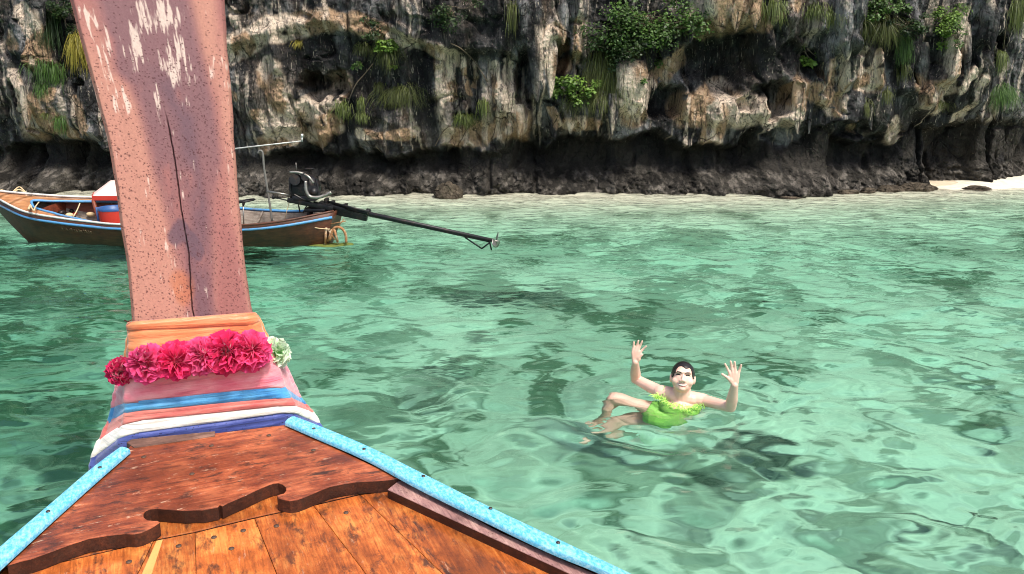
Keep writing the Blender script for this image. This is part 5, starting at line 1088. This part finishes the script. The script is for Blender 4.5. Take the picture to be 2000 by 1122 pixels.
TF = [('tall mossy streak of grass below the bright shrub', 757, 108, 20, 26, 260, 'olive'), ('broad olive grass tuft in the middle of the dark wall', 785, 190, 34, 22, 420, 'olive'), ('small olive tuft left of the broad one', 742, 172, 9, 12, 90, 'olive'),
      ('round green tuft at the right of the pale cave mouth', 671, 216, 13, 17, 190, 'grassy'), ('thin tuft hanging between the cave and broad tuft', 706, 205, 7, 14, 80, 'grassy'), ('lower thin tuft on the dark rock right of the cave', 708, 232, 9, 12, 110, 'grassy'),
      ('slanting green tuft under the striped rock', 908, 236, 20, 14, 230, 'grassy'), ('upright tuft on the striped rock edge', 944, 212, 8, 18, 120, 'grassy'), ('yellowish tuft high on the dark wall', 712, 98, 16, 13, 120, 'olive'), ('small yellow tuft on the arch ledge', 583, 88, 8, 9, 60, 'yellow'),
      ('long mossy curtain of grass beneath the big shrub', 1185, 150, 32, 52, 700, 'olive'), ('olive moss curtain above the pale hanging block', 1230, 110, 24, 34, 320, 'olive'), ('grass fringe left of the pale hanging block', 1150, 200, 40, 26, 380, 'olive'), ('grass under the shrub along the brown overhang', 1340, 55, 34, 18, 260, 'olive'),
      ('bright tuft beside the cream block at the top', 1510, 25, 22, 24, 260, 'grassy'), ('light tuft at the top between the grey columns', 1592, 25, 12, 18, 150, 'grassy'), ('light tuft right of the narrow column top', 1625, 36, 12, 20, 150, 'grassy'),
      ('wide dark curtain of grass in the mossy recess', 1725, 62, 44, 30, 560, 'olive'), ('long narrow green streak right of the recess', 1762, 95, 11, 32, 220, 'mid'), ('green streak lower on the recess edge', 1768, 145, 8, 20, 110, 'olive'), ('bushy tuft low at the right edge of the cliff', 1958, 192, 28, 24, 420, 'mid'),
      ('tall tuft on the right above the bushy one', 1954, 120, 10, 24, 190, 'grassy'), ('long bright tuft at the upper right corner', 1988, 28, 18, 36, 320, 'grassy'), ('faint tuft on the grey wall low right', 1693, 215, 9, 18, 110, 'olive'), ('small tuft beside the faint one', 1730, 190, 10, 16, 100, 'olive'), ('pale tuft below the peach ledge', 1838, 208, 14, 11, 90, 'olive'),
      ('thick green tuft on the left cliff beside the stem', 98, 148, 18, 26, 360, 'mid'), ('yellow bush-like tuft touching the pink stem', 155, 105, 18, 34, 420, 'yellow'), ('lower green tuft near the stem', 122, 245, 9, 18, 130, 'mid'), ('green tuft below the thick one at the left', 84, 178, 12, 16, 160, 'mid'), ('small olive tuft among pale rocks at far left', 92, 228, 7, 8, 60, 'olive'), ('thin hanging tuft beside the grey columns top', 1000, 35, 8, 26, 130, 'olive'), ('grass patch on the brow left of the bright shrub', 100, 60, 14, 40, 260, 'dark')]
for k, (lb, u, v, a, b, n, tone) in enumerate(TF): tuft(lb, u, v, a, b, n, tone, k)
# bare roots and vines hanging down the wall
for k, (lb, px) in enumerate((('pale bare root hanging down the dark wall', [(728, 125), (712, 145), (695, 165), (682, 195)]), ('bare vine crossing the dark slab', [(880, 85), (900, 95), (922, 115), (940, 140), (952, 160)]), ('white forked twig sticking out of the big shrub', [(1240, 75), (1262, 85), (1275, 80), (1295, 68), (1305, 55), (1300, 35)]), ('thin root hanging by the right edge', [(1968, 20), (1964, 60), (1960, 95)]), ('pale root on the rock under the striped wall', [(880, 245), (865, 258), (850, 285)]))):
    o = MB().tube(bez([cpt(u, v, .06) for u, v in px], 5), .012, 5).build('root', M_TWIG, None); tag(o, lb, 'root')
# stalactites: separate hanging stones, parts of the cliff
def stone(pts, rad, seed, n=14):
    P = bez(pts, 5); k = len(P); g = np.random.default_rng(seed); V_ = []; F_ = []
    R_ = np.interp(np.linspace(0, 1, k), np.linspace(0, 1, len(rad)), rad)
    for i, p in enumerate(P):
        for j in range(n):
            a = 6.2832 * j / n; q = 1 + .55 * (float(fbm(np.array([j / n * 4.0 + seed]), np.array([i * .35 + seed]), 3, 7)[0]) - .5) + .12 * math.sin(a * 3 + seed)
            V_.append(p + Vector((math.cos(a), math.sin(a) * .8, 0)) * float(R_[i] * q))
    for i in range(k - 1):
        for j in range(n): F_.append((i * n + j, (i + 1) * n + j, (i + 1) * n + (j + 1) % n, i * n + (j + 1) % n))
    return V_, F_
g = np.random.default_rng(77)
STAL = [(1047, 30, 200, 18), (1075, 90, 192, 14), (1098, 20, 88, 11), (1232, 130, 226, 30), (1255, 160, 222, 12), (1112, 205, 262, 12), (1140, 205, 255, 13), (1168, 205, 258, 9), (1196, 195, 262, 10), (1408, -20, 64, 30), (1440, -10, 62, 14), (1350, 55, 85, 7), (1535, 42, 78, 10), (1652, 5, 118, 20), (1618, 112, 168, 9), (1612, 180, 215, 16),
        (1560, 170, 262, 12), (1800, 95, 178, 16), (1888, 60, 165, 10), (1935, 20, 100, 16), (1945, 205, 238, 10), (1920, 210, 240, 7), (1580, 180, 262, 6), (1630, 190, 255, 7), (1700, 215, 255, 6), (1012, 215, 268, 12), (975, 130, 235, 8), (75, 15, 90, 14), (160, 180, 270, 9), (50, 180, 255, 10), (500, 165, 215, 9), (1085, 240, 275, 8), (1500, 55, 105, 8), (1475, 20, 58, 9)]
for k, (u, v0, v1, hw) in enumerate(STAL):
    r = hw * PXM; a = cpt(u, v0, -.02); b = cpt(u, min(v1, 240), 0); y = min(a.y, b.y) + r * .35
    pt, pb_ = on_y(u, v0 - 12, y), on_y(u + g.uniform(-3, 3), v1, y - .02)
    mid = pt.lerp(pb_, .5) + Vector((g.uniform(-.03, .03), g.uniform(-.04, .02), 0))
    V_, F_ = stone([pt, mid, pb_], [r * .8, r * 1.05, r * .95, r * .55, r * .12], 50 + k)
    V_ = np.array([tuple(p) for p in V_]); cc = cliff_col(V_[:, 0], V_[:, 2], V_[:, 1])
    mesh_obj('stalactite', V_, F_, MAT_ROCK, cliff, True, cc * 1.0)
# rocks at the waterline
def boulder(name, label, u, v, wpx, hpx, seed, group=None):
    c = on_z(u, v, 0.0); r = wpx * (c - CP).length / FPX / 2; h = hpx * (c - CP).length / FPX; bm = bmesh.new(); bmesh.ops.create_icosphere(bm, subdivisions=5, radius=1)
    P = np.array([tuple(q.co) for q in bm.verts]); F_ = np.array([[q.index for q in f.verts] for f in bm.faces]); bm.free()
    d = 1 + .5 * (fbm(P[:, 0] * 1.7 + seed, P[:, 1] * 1.7 + P[:, 2] * 1.3, 4, 9) - .5) + .22 * (fbm(P[:, 0] * 7 + seed, P[:, 2] * 7 + P[:, 1] * 5, 3, 10) - .5)
    P = P * d[:, None] * [r, r * .8, h * 1.1] + [c.x, c.y + r * .5, -.02]
    k = fbm(P[:, 0] * 9, P[:, 2] * 9 + P[:, 1] * 7, 3, 11)[:, None]; cc = np.array(lin(52, 47, 40)) * (1 - k) + np.array(lin(124, 112, 96)) * k
    return tag(mesh_obj(name, P, F_, MAT_ROCK, None, True, cc), label, 'rock', group)
boulder('boulder', 'low dark barnacled boulder standing in the shallows', 876, 386, 58, 26, 3)
boulder('shore_rock', 'small flat dark rock in the shallows at the right', 1548, 387, 40, 3, 8, 'shore rocks')
for k, (u, v, w, h, lb) in enumerate(((1745, 374, 46, 10, 'dark rock at the left end of the beach'), (1800, 372, 60, 12, 'larger dark rock on the beach edge'), (1660, 378, 40, 7, 'low rock left of the beach by the oysters'), (1915, 371, 50, 6, 'flat dark rock lying on the bright sand'), (1700, 376, 30, 8, 'rounded rock between the two low shore rocks'))):
    boulder('shore_rock', lb, u, v, w, h, 20 + k, 'shore rocks')
# dry sand on the little beach
bxs = np.linspace(8.2, 17, 90); bt = np.linspace(0, 1, 24); X, T = np.meshgrid(bxs, bt); yb = base_curve(X)
Y = yb - 0.05 - 0.75 * smooth(8.2, 11.5, X) + T * 1.7; Z = -0.03 + 0.11 * smooth(0, .6, T) * smooth(8.2, 10.0, X) + 0.03 * (fbm(X * 2, Y * 2, 3, 5) - .5)
cc = np.array(lin(206, 192, 166)) * (0.85 + 0.3 * fbm(X * 5, Y * 5, 3, 6))[..., None]
tag(mesh_obj('beach', np.stack([X, Y, Z], -1).reshape(-1, 3), grid_faces(*X.shape), MAT_SAND, col=cc.reshape(-1, 3)), kind='structure')
# drop helper data that only guided the build
for o in bpy.data.objects:
    if 'base' in o: del o['base']
